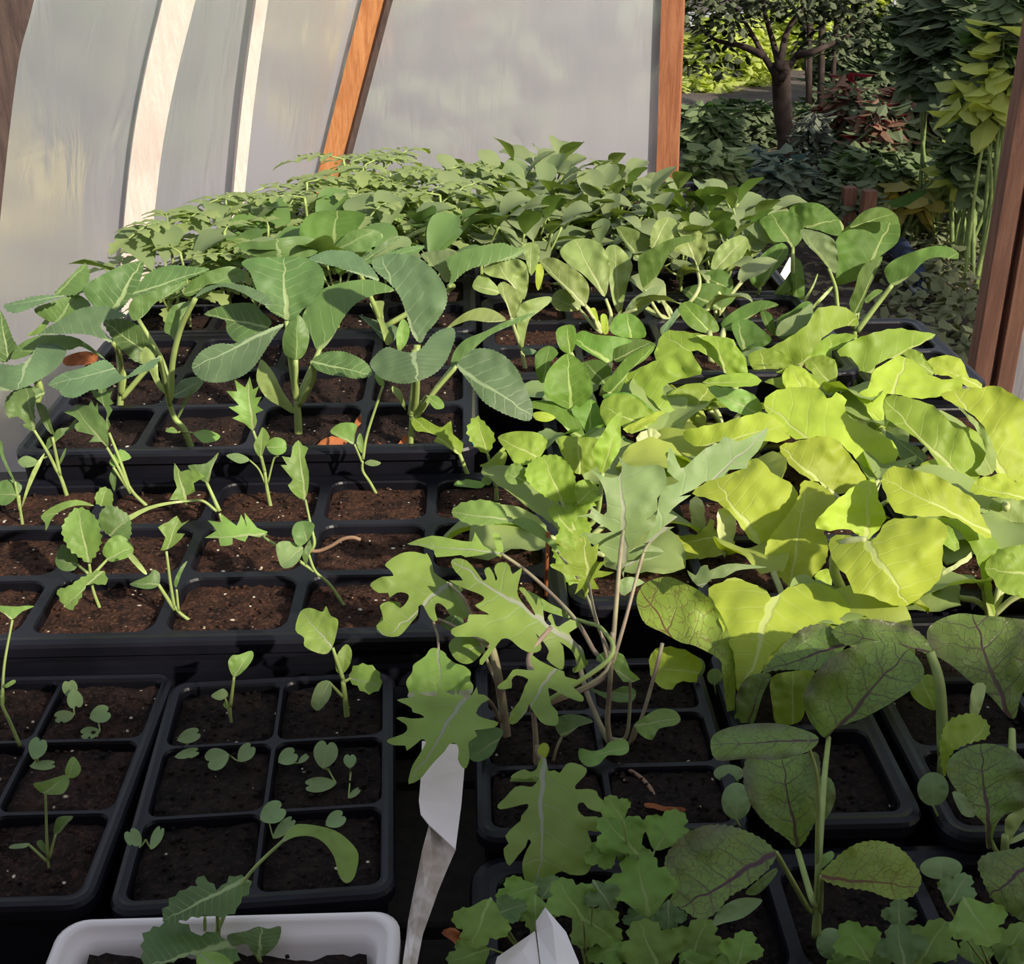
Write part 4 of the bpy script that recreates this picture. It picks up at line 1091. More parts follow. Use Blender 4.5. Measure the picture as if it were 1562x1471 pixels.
plant('kale_plant', 'lobed kale with the brightest sunlit leaf spread flat like a hand', 'kale plant', M5, (760, 1385), [
    L('93,95 130,63 220,80 300,170 350,240 380,222 360,160 400,133 440,200 452,242 465,220 440,150 470,100 540,98 570,140 590,190 662,138 647,220 625,330 660,410 740,500 770,512 690,370 638,308 680,298 760,400 780,440 795,372 832,470 842,560 880,600 900,588 868,540 900,508 927,590 960,610 1052,552 1133,600 1040,660 1100,740 1152,790 1172,870 1198,895 1150,952 1080,982 1070,950 1110,910 1090,860 1050,790 960,730 992,770 1003,880 990,952 940,937 860,870 880,810 840,740 770,660 812,740 812,800 740,822 660,790 610,750 560,710 500,710 440,790 345,918 323,880 390,790 400,740 300,692 130,692 92,640 140,610 230,570 240,513 400,515 340,480 287,440 340,410 360,375 300,340 190,300 77,240 190,240 130,170', (895, 615), (110, 85), c=KC, dy=.03, lean=1.05, cup=-.06, p=[(745, 1000), (730, 880)], pr=5),
    L('735,833 800,880 920,940 1000,970 1010,1010 1112,1038 1117,1050 1060,1080 1153,1170 1147,1212 1080,1197 980,1150 880,1100 880,1150 900,1240 947,1290 952,1392 880,1403 810,1372 740,1270 720,1230 700,1290 620,1382 563,1387 570,1300 640,1210 690,1080 712,1030 620,1000 580,1040 580,1102 480,1112 473,1080 540,1030 590,958 660,953 760,960 735,900', (920, 962), (640, 1372), c=KC, dy=-.005, lean=1.0, p=[(760, 1150), (790, 1000)], pr=3),
    L('180,382 290,345 380,360 470,372 483,328 522,390 582,412 560,340 592,338 612,402 600,442 560,422 510,432 440,442 420,432 310,442 300,412 230,390', (600, 425), (185, 381), dy=.1, lean=1.2, p=[(1065, 980, .015), (1010, 850, .03), (940, 730, .05), (850, 630, .07), (720, 510, .09)], pr=3.6, pm='stalk_purple', m='kale'),
    L('365,840 400,800 470,800 532,832 500,892 450,922 398,902', (520, 840), (380, 880), dy=.04, p=False, sub=3),
    L('375,240 420,200 500,184 592,200 622,250 662,275 600,292 500,300 430,285', (650, 278), (378, 240), dy=.12, lean=1.2, m='seedling', p=False, sub=3, ser=(2, 14)),
    L('640,280 710,264 792,310 855,400 860,430 800,372 730,332 680,302', (855, 420), (650, 278), dy=.11, lean=.9, m='seedling', p=[(1075, 950), (1030, 740), (960, 560)], pr=2.4, sub=3),
    L('700,590 760,610 820,650 900,690 920,720 850,700 790,680 720,640', (920, 715), (705, 600), dy=.06, p=[(1085, 900), (1060, 770), (980, 735)], pr=3.4, pm='stalk'),
    L('840,1180 880,1150 950,1150 1015,1180 950,1202 890,1247 858,1232', (880, 1235), (1010, 1180), dy=.0, m='seedling_dark', p=[(820, 1390), (850, 1300)], pr=2.4, sub=3),
    L('765,1300 790,1275 815,1285 805,1320 790,1345', (790, 1345), (795, 1280), dy=-.004, m='yellow', p=False),
    L('640,1450 700,1405 760,1420 800,1480 980,1385 930,1440', (800, 1480), (650, 1448), dy=-.02, p=False),
], z=ZE, stem=[(757, 1260), (745, 1130)], stem_r=4.6, pet_r=3, **U)
plant('kale_plant', 'lobed kale leaf hanging point down over the cilantro', 'kale leaf', M8, (372, 300), [
    L('520,100 570,110 590,220 650,215 700,240 760,158 840,148 948,200 930,270 850,350 850,395 960,390 1040,410 1060,460 1143,540 1130,602 1040,600 960,570 920,520 870,530 870,590 930,650 1040,648 1122,700 1138,740 1060,792 980,780 960,800 1012,940 1003,1080 960,1172 900,1198 790,1192 720,1160 640,1200 590,1300 560,1382 480,1403 400,1310 358,1200 348,1080 390,960 430,890 400,862 380,930 310,1010 230,1108 188,1050 173,950 220,900 188,830 280,730 330,690 340,640 400,570 390,530 260,560 140,582 117,540 190,470 280,373 370,363 440,370 500,300 460,270 380,302 330,290 238,280 300,230 370,208 420,230 480,205', (552, 130), (500, 1395), c=KF, dy=-.03, lean=.85, cup=-.12, p=[(372, 200), (385, 230)], pr=3.6, holes=[(440, 642, 20), (480, 625, 20), (530, 603, 28)]),
    L('375,215 380,190 410,170 432,190 420,230 400,250', (402, 250), (415, 175), dy=-.02, m='yellow', p=False, lean=.6),
], z=ZE, stem=[(372, 180)], stem_r=4, pet_r=3, **U)
V = dict(mat='kale_grey', stem_mat='stalk_purple', lean=.7, cup=-.15, sub=2, ruf=.08)
plant('kale_plant', 'tall grey-green kale with purple stalks and a jagged arrow-like leaf', 'kale plant', M5, (1110, 1310), [
    L('600,218 650,270 720,280 800,270 872,290 882,400 830,470 832,540 760,600 822,588 822,630 760,680 700,720 660,800 700,790 874,790 800,822 700,837 640,850 630,945 600,860 560,850 480,770 368,680 460,680 560,670 480,620 420,582 326,580 430,560 438,518 490,560 530,560 520,440 480,350 418,288 510,340 600,340 620,280', (628, 662), (610, 228), c=KD, dy=.05, lean=.6, p=[(1098, 900), (1130, 500), (1143, 370)], pr=3.2),
    L('900,168 930,200 970,290 1020,260 1120,170 1200,140 1230,98 1300,130 1370,110 1493,48 1462,130 1430,190 1372,250 1362,292 1260,300 1220,342 1110,372 1060,412 960,460 1032,450 960,500 900,560 953,580 870,640 933,640 850,682 790,742 740,772 780,680 830,560 840,470 880,400 960,370 890,310', (785, 735), (1480, 60), c=KD, dy=.07, lean=.8, p=[(1102, 920), (1160, 720), (1235, 440)], pr=2.8),
    L('1040,962 1008,898 1060,930 1088,878 1130,868 1142,900 1210,870 1300,858 1485,880 1380,890 1300,902 1230,942 1150,952 1098,1003', (1100, 985), (1480, 880), c=KD, dy=.05, lean=1.0, p=False),
    L('410,950 330,930 290,922 200,882 205,858 320,865 240,805 300,790 218,718 300,740 340,790 320,605 380,730 400,680 440,760 482,740 470,850 533,840 480,900 574,910 500,940 450,950 484,1012 430,1010 400,1065 390,1000 338,1043 360,970 276,970 350,950', (420, 965), (395, 690), c=KD, dy=.03, lean=.5, m='limegreen', p=[(1095, 1000), (1062, 830), (1020, 690)], pr=2.4),
    L('380,1090 420,1180 500,1130 560,1120 630,1155 560,1190 500,1200 450,1240 400,1220', (395, 1230), (620, 1155), c=M6, dy=.055, lean=.8, p=False),
    L('430,1280 480,1265 540,1290 500,1310 450,1350 425,1330', (430, 1340), (530, 1290), c=M6, dy=.05, p=False),
    L('1200,1195 1240,1160 1310,1122 1380,1130 1407,1170 1380,1197 1310,1212 1280,1262 1230,1242', (1205, 1195), (1400, 1165), lean=.9, m='seedling', p=[(1165, 1290)], pr=2.6, sub=3),
    L('953,1300 1010,1312 1060,1300 1090,1270 1160,1260 1175,1310 1140,1332 1080,1332 1040,1372 990,1382 953,1350', (1165, 1300), (960, 1340), dy=-.01, lean=1.1, m='seedling', p=False, sub=3),
    L('1030,890 1080,860 1150,880 1180,950 1225,990 1150,1002 1100,932 1040,912', (1180, 990), (1035, 895), dy=.0, m='seedling', p=[(1160, 1250), (1180, 1100)], pr=2.8),
    L('1005,1030 1080,1050 1150,1020 1205,1040 1190,1090 1110,1090 1040,1060', (1190, 1060), (1010, 1035), dy=.02, m='seedling_dark', p=False, sub=3),
], z=ZE, stem=[(1080, 1200), (1085, 1080), (1095, 930), (1102, 780)], stem_r=4.2, pet_r=3, **V)
bm = bmesh.new()
Yk = on(*M5((1110, 1310)), ZE).y
tube(bm, spline([at(*M5(p), Yk + d) for p, d in (((1090, 1290), 0), ((1000, 1090), .015), ((960, 960), .03), ((945, 900), .04))], 6), [.0015] * 19, 7)
tube(bm, spline([at(*M5(p), Yk + d) for p, d in (((1180, 1290), .004), ((1240, 1140), .01), ((1300, 930), .02), ((1325, 830), .03))], 6), [.0011] * 19, 7)
tag(link('kale_stalk', bm, M['stalk_purple']), 'two bare purplish stalks leaning apart behind the tall grey-green kale', 'stalk')
bm = bmesh.new(); tube(bm, spline([at(*M8(p), on(*M8(p), ZE + .004).y) for p in ((760, 270), (850, 320), (910, 380), (945, 455))], 6), [.0011] * 19, 6)
tag(link('bare_root', bm, M['stalk_brown']), 'reddish bare stem curving over the soil below the tall kale', 'stem')
bm = bmesh.new(); tube(bm, [at(*M5((802, 615)), .60), at(*M5((806, 480)), .60), at(*M5((812, 330)), .60)], [.0011, .0012, .0012], 7)
tag(link('thin_stick', bm, M['deadleaf']), 'thin tan stick standing upright behind the sunlit hand-like kale leaf', 'stick')

# ------------------------------------------------------------------ yellow-green leafy plants on the right
ZJ = -.010
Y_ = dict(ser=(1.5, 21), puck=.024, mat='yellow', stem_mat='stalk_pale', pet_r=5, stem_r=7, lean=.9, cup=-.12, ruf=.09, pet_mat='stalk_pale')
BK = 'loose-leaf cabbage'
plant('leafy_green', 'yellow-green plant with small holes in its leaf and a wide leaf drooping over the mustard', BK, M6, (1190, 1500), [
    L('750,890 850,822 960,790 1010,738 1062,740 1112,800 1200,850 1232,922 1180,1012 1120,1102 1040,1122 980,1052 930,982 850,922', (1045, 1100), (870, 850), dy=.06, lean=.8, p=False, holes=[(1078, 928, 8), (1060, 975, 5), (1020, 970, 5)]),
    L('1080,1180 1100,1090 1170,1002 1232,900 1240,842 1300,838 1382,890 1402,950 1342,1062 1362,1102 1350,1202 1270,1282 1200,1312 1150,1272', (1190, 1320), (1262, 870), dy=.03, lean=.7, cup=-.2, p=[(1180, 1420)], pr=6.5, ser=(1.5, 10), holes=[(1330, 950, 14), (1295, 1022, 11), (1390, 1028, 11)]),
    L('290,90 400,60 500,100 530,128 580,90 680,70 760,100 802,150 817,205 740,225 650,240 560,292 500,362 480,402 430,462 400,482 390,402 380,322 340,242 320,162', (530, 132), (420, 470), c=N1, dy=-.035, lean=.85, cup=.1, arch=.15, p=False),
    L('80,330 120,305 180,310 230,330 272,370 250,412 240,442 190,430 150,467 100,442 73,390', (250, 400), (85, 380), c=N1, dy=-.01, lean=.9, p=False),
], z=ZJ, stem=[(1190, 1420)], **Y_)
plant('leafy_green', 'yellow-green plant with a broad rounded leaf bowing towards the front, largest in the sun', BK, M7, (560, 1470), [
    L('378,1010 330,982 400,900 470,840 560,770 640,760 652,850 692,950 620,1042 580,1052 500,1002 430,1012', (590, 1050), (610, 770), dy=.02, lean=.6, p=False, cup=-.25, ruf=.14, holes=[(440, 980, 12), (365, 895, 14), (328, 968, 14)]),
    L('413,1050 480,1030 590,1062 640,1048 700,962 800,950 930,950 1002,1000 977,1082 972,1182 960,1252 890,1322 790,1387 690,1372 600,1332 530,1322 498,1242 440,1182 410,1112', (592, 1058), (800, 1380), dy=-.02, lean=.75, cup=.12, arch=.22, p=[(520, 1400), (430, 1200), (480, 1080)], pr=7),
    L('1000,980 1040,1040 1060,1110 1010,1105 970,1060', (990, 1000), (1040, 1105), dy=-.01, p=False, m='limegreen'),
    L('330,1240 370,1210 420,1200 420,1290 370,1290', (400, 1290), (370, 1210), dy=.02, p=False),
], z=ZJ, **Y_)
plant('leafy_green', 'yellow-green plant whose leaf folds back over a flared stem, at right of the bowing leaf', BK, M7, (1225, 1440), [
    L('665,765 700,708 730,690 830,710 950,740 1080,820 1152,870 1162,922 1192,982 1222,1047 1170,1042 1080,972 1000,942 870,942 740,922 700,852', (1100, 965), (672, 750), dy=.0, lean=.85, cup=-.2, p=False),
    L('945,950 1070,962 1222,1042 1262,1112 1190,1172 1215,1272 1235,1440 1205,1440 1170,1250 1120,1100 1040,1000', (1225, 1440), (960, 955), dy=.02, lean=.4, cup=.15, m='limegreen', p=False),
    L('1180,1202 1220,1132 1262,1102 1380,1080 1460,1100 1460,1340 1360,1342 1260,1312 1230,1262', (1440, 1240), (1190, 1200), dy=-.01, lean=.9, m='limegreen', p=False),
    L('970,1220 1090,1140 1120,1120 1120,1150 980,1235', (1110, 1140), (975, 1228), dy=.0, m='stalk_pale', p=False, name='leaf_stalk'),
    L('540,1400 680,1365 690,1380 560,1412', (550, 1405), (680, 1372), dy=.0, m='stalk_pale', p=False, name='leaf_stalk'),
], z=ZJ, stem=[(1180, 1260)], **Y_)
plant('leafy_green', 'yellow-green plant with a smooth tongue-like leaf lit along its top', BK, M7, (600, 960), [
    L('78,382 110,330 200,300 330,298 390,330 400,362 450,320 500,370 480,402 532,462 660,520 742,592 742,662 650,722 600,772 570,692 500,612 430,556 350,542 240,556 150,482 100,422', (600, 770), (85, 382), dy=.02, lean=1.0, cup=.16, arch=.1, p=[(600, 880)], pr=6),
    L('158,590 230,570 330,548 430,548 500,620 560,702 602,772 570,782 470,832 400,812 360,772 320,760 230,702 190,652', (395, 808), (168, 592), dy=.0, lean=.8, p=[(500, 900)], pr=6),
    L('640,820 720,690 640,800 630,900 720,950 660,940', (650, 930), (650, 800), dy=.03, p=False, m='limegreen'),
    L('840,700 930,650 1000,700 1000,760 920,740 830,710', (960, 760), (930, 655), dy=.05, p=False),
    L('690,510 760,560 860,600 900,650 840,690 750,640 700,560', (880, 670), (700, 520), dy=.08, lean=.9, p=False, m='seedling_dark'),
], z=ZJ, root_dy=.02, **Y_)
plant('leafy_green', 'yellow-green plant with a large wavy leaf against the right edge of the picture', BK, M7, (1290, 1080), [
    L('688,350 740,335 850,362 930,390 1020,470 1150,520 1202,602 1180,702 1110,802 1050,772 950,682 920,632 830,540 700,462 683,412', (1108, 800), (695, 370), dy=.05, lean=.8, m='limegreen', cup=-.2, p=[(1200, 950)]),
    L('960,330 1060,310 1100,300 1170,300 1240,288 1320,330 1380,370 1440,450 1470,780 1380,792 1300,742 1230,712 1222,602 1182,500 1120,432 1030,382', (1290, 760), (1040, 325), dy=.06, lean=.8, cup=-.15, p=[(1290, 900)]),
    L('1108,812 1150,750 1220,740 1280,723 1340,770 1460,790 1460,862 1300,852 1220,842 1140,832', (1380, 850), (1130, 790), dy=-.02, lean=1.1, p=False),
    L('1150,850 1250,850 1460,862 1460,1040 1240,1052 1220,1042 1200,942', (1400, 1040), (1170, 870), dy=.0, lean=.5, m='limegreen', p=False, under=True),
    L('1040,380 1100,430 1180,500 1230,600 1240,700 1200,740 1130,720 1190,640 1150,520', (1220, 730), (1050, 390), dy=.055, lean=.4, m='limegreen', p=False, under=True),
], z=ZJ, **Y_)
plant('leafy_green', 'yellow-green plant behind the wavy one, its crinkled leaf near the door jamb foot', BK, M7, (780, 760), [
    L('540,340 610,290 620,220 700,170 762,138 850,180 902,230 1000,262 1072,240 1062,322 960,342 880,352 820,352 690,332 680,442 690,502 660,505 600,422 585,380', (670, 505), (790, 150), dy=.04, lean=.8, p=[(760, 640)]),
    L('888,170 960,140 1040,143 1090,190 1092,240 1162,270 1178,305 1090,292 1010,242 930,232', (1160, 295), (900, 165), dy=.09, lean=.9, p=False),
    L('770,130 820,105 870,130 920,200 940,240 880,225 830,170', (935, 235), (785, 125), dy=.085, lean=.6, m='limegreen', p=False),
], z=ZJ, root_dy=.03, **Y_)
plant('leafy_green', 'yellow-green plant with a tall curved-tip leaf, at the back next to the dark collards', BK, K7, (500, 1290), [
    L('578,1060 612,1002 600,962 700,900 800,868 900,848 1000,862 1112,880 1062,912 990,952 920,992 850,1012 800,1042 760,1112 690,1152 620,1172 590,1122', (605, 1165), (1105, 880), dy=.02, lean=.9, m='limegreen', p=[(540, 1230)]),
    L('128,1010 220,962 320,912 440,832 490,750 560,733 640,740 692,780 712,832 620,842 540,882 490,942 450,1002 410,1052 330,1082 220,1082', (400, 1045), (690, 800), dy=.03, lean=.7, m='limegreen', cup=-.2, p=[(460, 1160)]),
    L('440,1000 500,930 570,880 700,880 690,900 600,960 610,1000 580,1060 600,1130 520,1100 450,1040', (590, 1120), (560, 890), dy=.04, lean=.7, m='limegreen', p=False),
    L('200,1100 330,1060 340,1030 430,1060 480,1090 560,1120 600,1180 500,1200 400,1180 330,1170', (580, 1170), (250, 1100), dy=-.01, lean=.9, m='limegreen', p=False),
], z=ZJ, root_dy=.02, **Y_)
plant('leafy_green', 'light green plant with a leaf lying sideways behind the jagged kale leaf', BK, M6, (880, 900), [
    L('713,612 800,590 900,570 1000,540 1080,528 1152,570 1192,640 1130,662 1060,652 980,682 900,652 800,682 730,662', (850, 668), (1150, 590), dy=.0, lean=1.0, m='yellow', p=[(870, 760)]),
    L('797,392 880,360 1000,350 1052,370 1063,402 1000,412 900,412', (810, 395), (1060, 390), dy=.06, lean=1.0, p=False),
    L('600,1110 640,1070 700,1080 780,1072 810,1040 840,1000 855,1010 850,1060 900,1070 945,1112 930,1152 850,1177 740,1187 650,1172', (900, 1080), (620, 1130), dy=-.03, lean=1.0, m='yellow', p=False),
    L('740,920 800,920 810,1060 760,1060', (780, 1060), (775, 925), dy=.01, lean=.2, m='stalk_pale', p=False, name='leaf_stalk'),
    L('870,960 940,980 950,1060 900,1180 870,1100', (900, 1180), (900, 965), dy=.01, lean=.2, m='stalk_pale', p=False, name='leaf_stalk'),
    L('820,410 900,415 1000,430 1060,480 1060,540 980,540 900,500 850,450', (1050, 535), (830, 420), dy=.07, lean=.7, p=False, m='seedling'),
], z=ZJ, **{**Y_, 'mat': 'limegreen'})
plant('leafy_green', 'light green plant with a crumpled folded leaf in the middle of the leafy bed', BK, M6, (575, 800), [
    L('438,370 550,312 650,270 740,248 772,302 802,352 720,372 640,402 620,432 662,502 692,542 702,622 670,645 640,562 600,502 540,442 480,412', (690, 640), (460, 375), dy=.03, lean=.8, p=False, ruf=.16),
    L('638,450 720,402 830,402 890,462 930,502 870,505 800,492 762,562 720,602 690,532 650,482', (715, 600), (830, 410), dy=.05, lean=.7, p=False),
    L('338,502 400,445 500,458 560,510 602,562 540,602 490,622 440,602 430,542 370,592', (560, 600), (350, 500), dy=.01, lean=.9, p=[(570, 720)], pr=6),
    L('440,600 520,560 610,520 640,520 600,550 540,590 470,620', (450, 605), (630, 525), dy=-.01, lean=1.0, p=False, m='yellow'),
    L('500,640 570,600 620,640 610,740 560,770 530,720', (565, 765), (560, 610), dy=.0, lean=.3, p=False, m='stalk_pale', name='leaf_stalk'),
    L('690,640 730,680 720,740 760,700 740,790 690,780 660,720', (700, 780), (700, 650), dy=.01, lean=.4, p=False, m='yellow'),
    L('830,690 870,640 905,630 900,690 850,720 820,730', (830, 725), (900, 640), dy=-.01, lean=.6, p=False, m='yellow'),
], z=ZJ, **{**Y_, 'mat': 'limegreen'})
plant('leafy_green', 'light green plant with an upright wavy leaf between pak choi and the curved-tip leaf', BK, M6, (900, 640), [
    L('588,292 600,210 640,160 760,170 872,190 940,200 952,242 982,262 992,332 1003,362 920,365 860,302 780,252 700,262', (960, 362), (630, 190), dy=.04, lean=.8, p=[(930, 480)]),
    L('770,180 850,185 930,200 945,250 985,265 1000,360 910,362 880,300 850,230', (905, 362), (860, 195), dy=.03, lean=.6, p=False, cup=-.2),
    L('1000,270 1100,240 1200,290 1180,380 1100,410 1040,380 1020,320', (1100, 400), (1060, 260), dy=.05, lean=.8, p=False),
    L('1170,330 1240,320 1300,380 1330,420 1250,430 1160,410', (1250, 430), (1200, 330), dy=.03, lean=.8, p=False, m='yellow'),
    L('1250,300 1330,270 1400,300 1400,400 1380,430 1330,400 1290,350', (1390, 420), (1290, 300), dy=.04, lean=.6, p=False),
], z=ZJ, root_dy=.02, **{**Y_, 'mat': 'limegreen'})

# veined light mustard leaves left of the kale
plant('leafy_green', 'mid-green crinkled mustard with toothed leaves, left of the grey-green kale', 'mustard plant', M6, (230, 1200), [
    L('-120,640 -60,615 0,612 60,620 105,660 60,742 10,762 -40,760 -80,700', (60, 730), (-110, 645), dy=.03, lean=1.0, p=[(170, 1000)], m='limegreen'),
    L('10,770 60,730 150,718 212,780 232,850 232,942 170,932 120,920 60,882 8,832', (170, 930), (90, 735), dy=.0, lean=.6, ser=(2, 9), p=[(210, 1060)], cup=-.25),
    L('150,640 250,638 335,650 342,742 290,792 230,802 180,742', (250, 800), (240, 645), dy=.02, lean=.6, p=False),
    L('228,850 290,830 345,882 332,922 240,942', (235, 935), (320, 860), dy=-.005, lean=.7, p=False),
    L('108,960 180,940 335,928 275,982 302,1052 262,1122 160,1122 138,1092 160,1042 120,1002', (260, 1115), (130, 965), dy=-.01, lean=.5, ser=(2, 9), p=False),
    L('310,690 350,622 390,560 437,525 432,602 432,682 400,742 350,802 318,752', (350, 800), (430, 535), dy=-.005, lean=.5, cup=-.35, p=[(320, 1000)], m='limegreen', ruf=.15),
    L('130,1130 200,1130 260,1140 300,1250 250,1330 190,1290 140,1200', (260, 1320), (150, 1140), dy=-.015, lean=.6, ser=(3, 10), p=False),
    L('-60,760 -20,760 10,800 0,840 -60,850 -90,810', (0, 835), (-80, 800), dy=.01, p=False, m='seedling'),
], z=-.012, puck=.03, mat='limegreen', stem_mat='stalk', stem=[(215, 1080)], stem_r=6, pet_r=4, lean=.7, cup=-.15, ruf=.1)

# pak choi
P_ = dict(mat='pakchoi', stem_mat='stalk_pale', pet_r=5, stem_r=7, lean=.7, cup=-.18, pet_mat='stalk_pale')
plant('pak_choi', 'pak choi with an oval upright leaf showing its white midrib, next to the cabbage tray', 'pak choi', M6, (250, 720), [
    L('88,440 100,352 150,290 200,263 262,310 302,390 302,450 252,502 210,515 150,492', (210, 512), (195, 270), dy=.0, lean=.5, p=[(240, 640)], cup=-.25),
    L('-30,490 0,482 80,473 160,488 232,540 262,602 272,655 220,642 170,582 90,522 0,502', (268, 645), (-20, 490), dy=-.02, lean=1.0, cup=.1, m='pakchoi', p=[(260, 700)]),
    L('210,512 300,468 342,520 362,602 300,645 260,592', (290, 640), (300, 475), dy=-.01, lean=.5, p=False),
    L('348,422 400,350 460,280 560,228 584,240 540,292 470,342 430,432 400,442', (385, 440), (575, 235), dy=.02, lean=.8, cup=.2, p=[(300, 640)]),
    L('48,270 110,228 152,260 120,302 90,392 58,372', (85, 385), (110, 235), dy=.03, lean=.5, m='collard', p=False),
    L('350,450 400,440 470,440 540,480 590,530 560,520 480,470 380,480', (360, 470), (580, 525), dy=.0, lean=1.0, p=False),
    L('40,530 90,525 140,550 100,570 50,560', (130, 555), (45, 540), dy=-.02, lean=1.1, p=False, m='yellow'),
], z=ZJ, **P_)
plant('pak_choi', 'pak choi with two spreading leaves behind the oval upright one', 'pak choi', M6, (330, 560), [
    L('140,170 168,140 222,138 232,200 210,262 160,242', (205, 260), (190, 142), dy=.01, lean=.5, p=[(290, 450)]),
    L('213,200 260,160 320,178 440,190 483,210 402,242 392,312 330,282 260,242', (385, 305), (225, 195), dy=.0, lean=.8, p=[(350, 450)]),
    L('388,130 420,90 480,85 532,130 542,190 460,192 392,172', (480, 192), (460, 88), dy=.05, lean=.5, p=False),
    L('400,240 460,200 540,200 590,230 500,260 430,300 400,290', (410, 290), (560, 215), dy=.02, lean=.9, p=False, m='collard'),
    L('250,310 330,290 390,330 370,390 320,400 270,350', (360, 395), (280, 310), dy=-.02, lean=.7, p=False, m='collard'),
], z=ZJ, **P_)
plant('pak_choi', 'pak choi at the back of the leafy bed beside the pale brassica stalks', 'pak choi', M6, (850, 420), [
    L('690,60 740,28 830,80 872,140 862,167 790,167 730,132', (830, 165), (715, 40), dy=.03, lean=.7, p=[(840, 300)]),
    L('880,130 960,60 1060,23 1142,45 1060,72 1000,112 930,162', (895, 155), (1130, 42), dy=.04, lean=.8, cup=.2, p=[(870, 300)], m='collard'),
    L('1128,180 1150,120 1230,80 1292,38 1282,112 1230,162 1180,182', (1140, 180), (1285, 50), dy=.02, lean=.6, p=False, m='collard', under=True),
    L('930,130 1000,110 1060,150 1110,200 1060,240 990,260 950,200', (990, 255), (960, 125), dy=.02, lean=.6, p=False, m='collard'),
    L('1060,70 1110,90 1130,180 1100,170 1070,120', (1110, 175), (1070, 75), dy=.05, lean=.4, p=False, m='collard'),
    L('610,150 650,110 685,60 690,90 660,140 620,180', (615, 175), (688, 65), dy=.0, lean=.5, p=False, m='cabbage_blue'),
], z=ZJ, **P_)
# ------------------------------------------------------------------ red-veined mustards
ZG = -.018
T_ = dict(mat='mustard', stem_mat='stalk', pet_r=4.2, stem_r=7, lean=.8, cup=-.15, ruf=.1)
plant('mustard_plant', 'large red-veined mustard in front, ringed by four dark-netted leaves', 'mustard plant', N1, (692, 1335), [
    L('640,490 670,420 730,352 800,312 900,283 1000,300 1062,350 1083,402 1050,452 960,512 870,562 790,592 760,602 722,642 680,602 650,552', (732, 640), (1020, 320), dy=.07, lean=.7, cup=-.2, p=[(695, 1100), (715, 800)], pr=5),
    L('298,650 340,610 430,590 540,587 640,610 695,640 670,682 590,712 520,722 420,717 320,722', (650, 650), (305, 665), dy=.0, lean=1.3, p=[(690, 1060), (690, 800)], pr=3.6, cup=.15),
    L('428,720 470,713 550,718 640,700 692,698 702,780 692,872 680,952 622,1045 580,1012 500,952 440,872 418,792', (618, 1055), (560, 715), dy=.03, lean=.6, p=[(670, 1230)], pr=5.5, ser=(1.5, 10)),
    L('128,1090 170,1020 250,970 350,958 450,990 512,1030 542,1072 500,1132 440,1182 370,1222 320,1282 260,1308 200,1272 148,1240 180,1182 148,1140', (540, 1062), (195, 1262), dy=-.03, lean=1.05, p=[(660, 1270), (590, 1150)], pr=4, ser=(2, 11)),
    L('700,1142 760,1080 830,1030 920,1018 1000,1050 1052,1110 1073,1160 1042,1222 960,1232 880,1202 800,1192 730,1172', (706, 1150), (1062, 1190), dy=-.01, lean=1.0, p=[(700, 1280)], pr=4, m='mustard_light', ser=(2, 11)),
    L('690,790 740,790 758,850 740,910 700,960 690,900', (700, 955), (735, 795), dy=.04, p=False),
    L('480,1210 540,1140 530,1120 440,1190 430,1215', (540, 1125), (440, 1210), dy=-.02, p=False, label='purplish underside leaf'),
    L('700,1080 740,1055 752,1075 720,1110 700,1120', (702, 1115), (745, 1060), dy=.01, p=False, m='seedling'),
    L('305,1330 330,1270 400,1230 478,1230 482,1250 420,1300 350,1320', (320, 1325), (478, 1240), dy=-.04, lean=1.2, m='cotyledon', p=False),
], z=ZG, stem=[(690, 1250)], **T_)
plant('mustard_plant', 'sunlit mustard leaf with fine red veins beside the drooping yellow leaf', 'mustard plant', N1, (380, 610), [
    L('28,120 60,70 140,48 210,75 272,110 332,180 372,270 397,342 392,422 382,565 358,540 340,402 330,352 240,302 190,290 120,252 60,222 33,170', (376, 590), (45, 105), dy=.0, lean=.75, cup=-.15, m='mustard_light', p=False),
    L('390,500 430,420 500,400 520,420 490,480 450,600 410,590', (430, 600), (500, 405), dy=.0, lean=.5, p=False, label='green leaf base'),
    L('385,560 410,540 440,560 430,590 400,595', (410, 600), (415, 545), dy=-.01, lean=.3, m='seedling', p=False),
], z=ZG, stem=[(378, 580)], root_dy=.03, **T_)
plant('mustard_plant', 'red-veined mustard behind the large front one, two leaves meeting at the top', 'mustard plant', N1, (1150, 770), [
    L('488,402 560,302 640,235 722,223 772,260 795,302 740,362 680,392 580,390 510,397', (780, 300), (495, 395), dy=.03, lean=1.1, p=False, ser=(1.5, 10)),
    L('748,240 830,205 930,208 1030,230 1092,280 1108,332 1010,302 900,290 800,302 755,268', (1105, 325), (760, 250), dy=.02, lean=1.1, p=[(1152, 700), (1140, 450)], pr=8, ser=(1.5, 10)),
    L('520,420 600,395 680,395 660,440 640,560 600,590 540,590 525,520', (600, 590), (600, 400), dy=.04, lean=.4, p=False, m='limegreen'),
    L('1030,460 1080,410 1120,420 1130,500 1120,540 1060,510', (1120, 530), (1070, 420), dy=.01, p=False, m='limegreen'),
], z=ZG, stem=[(1152, 650)], **T_)
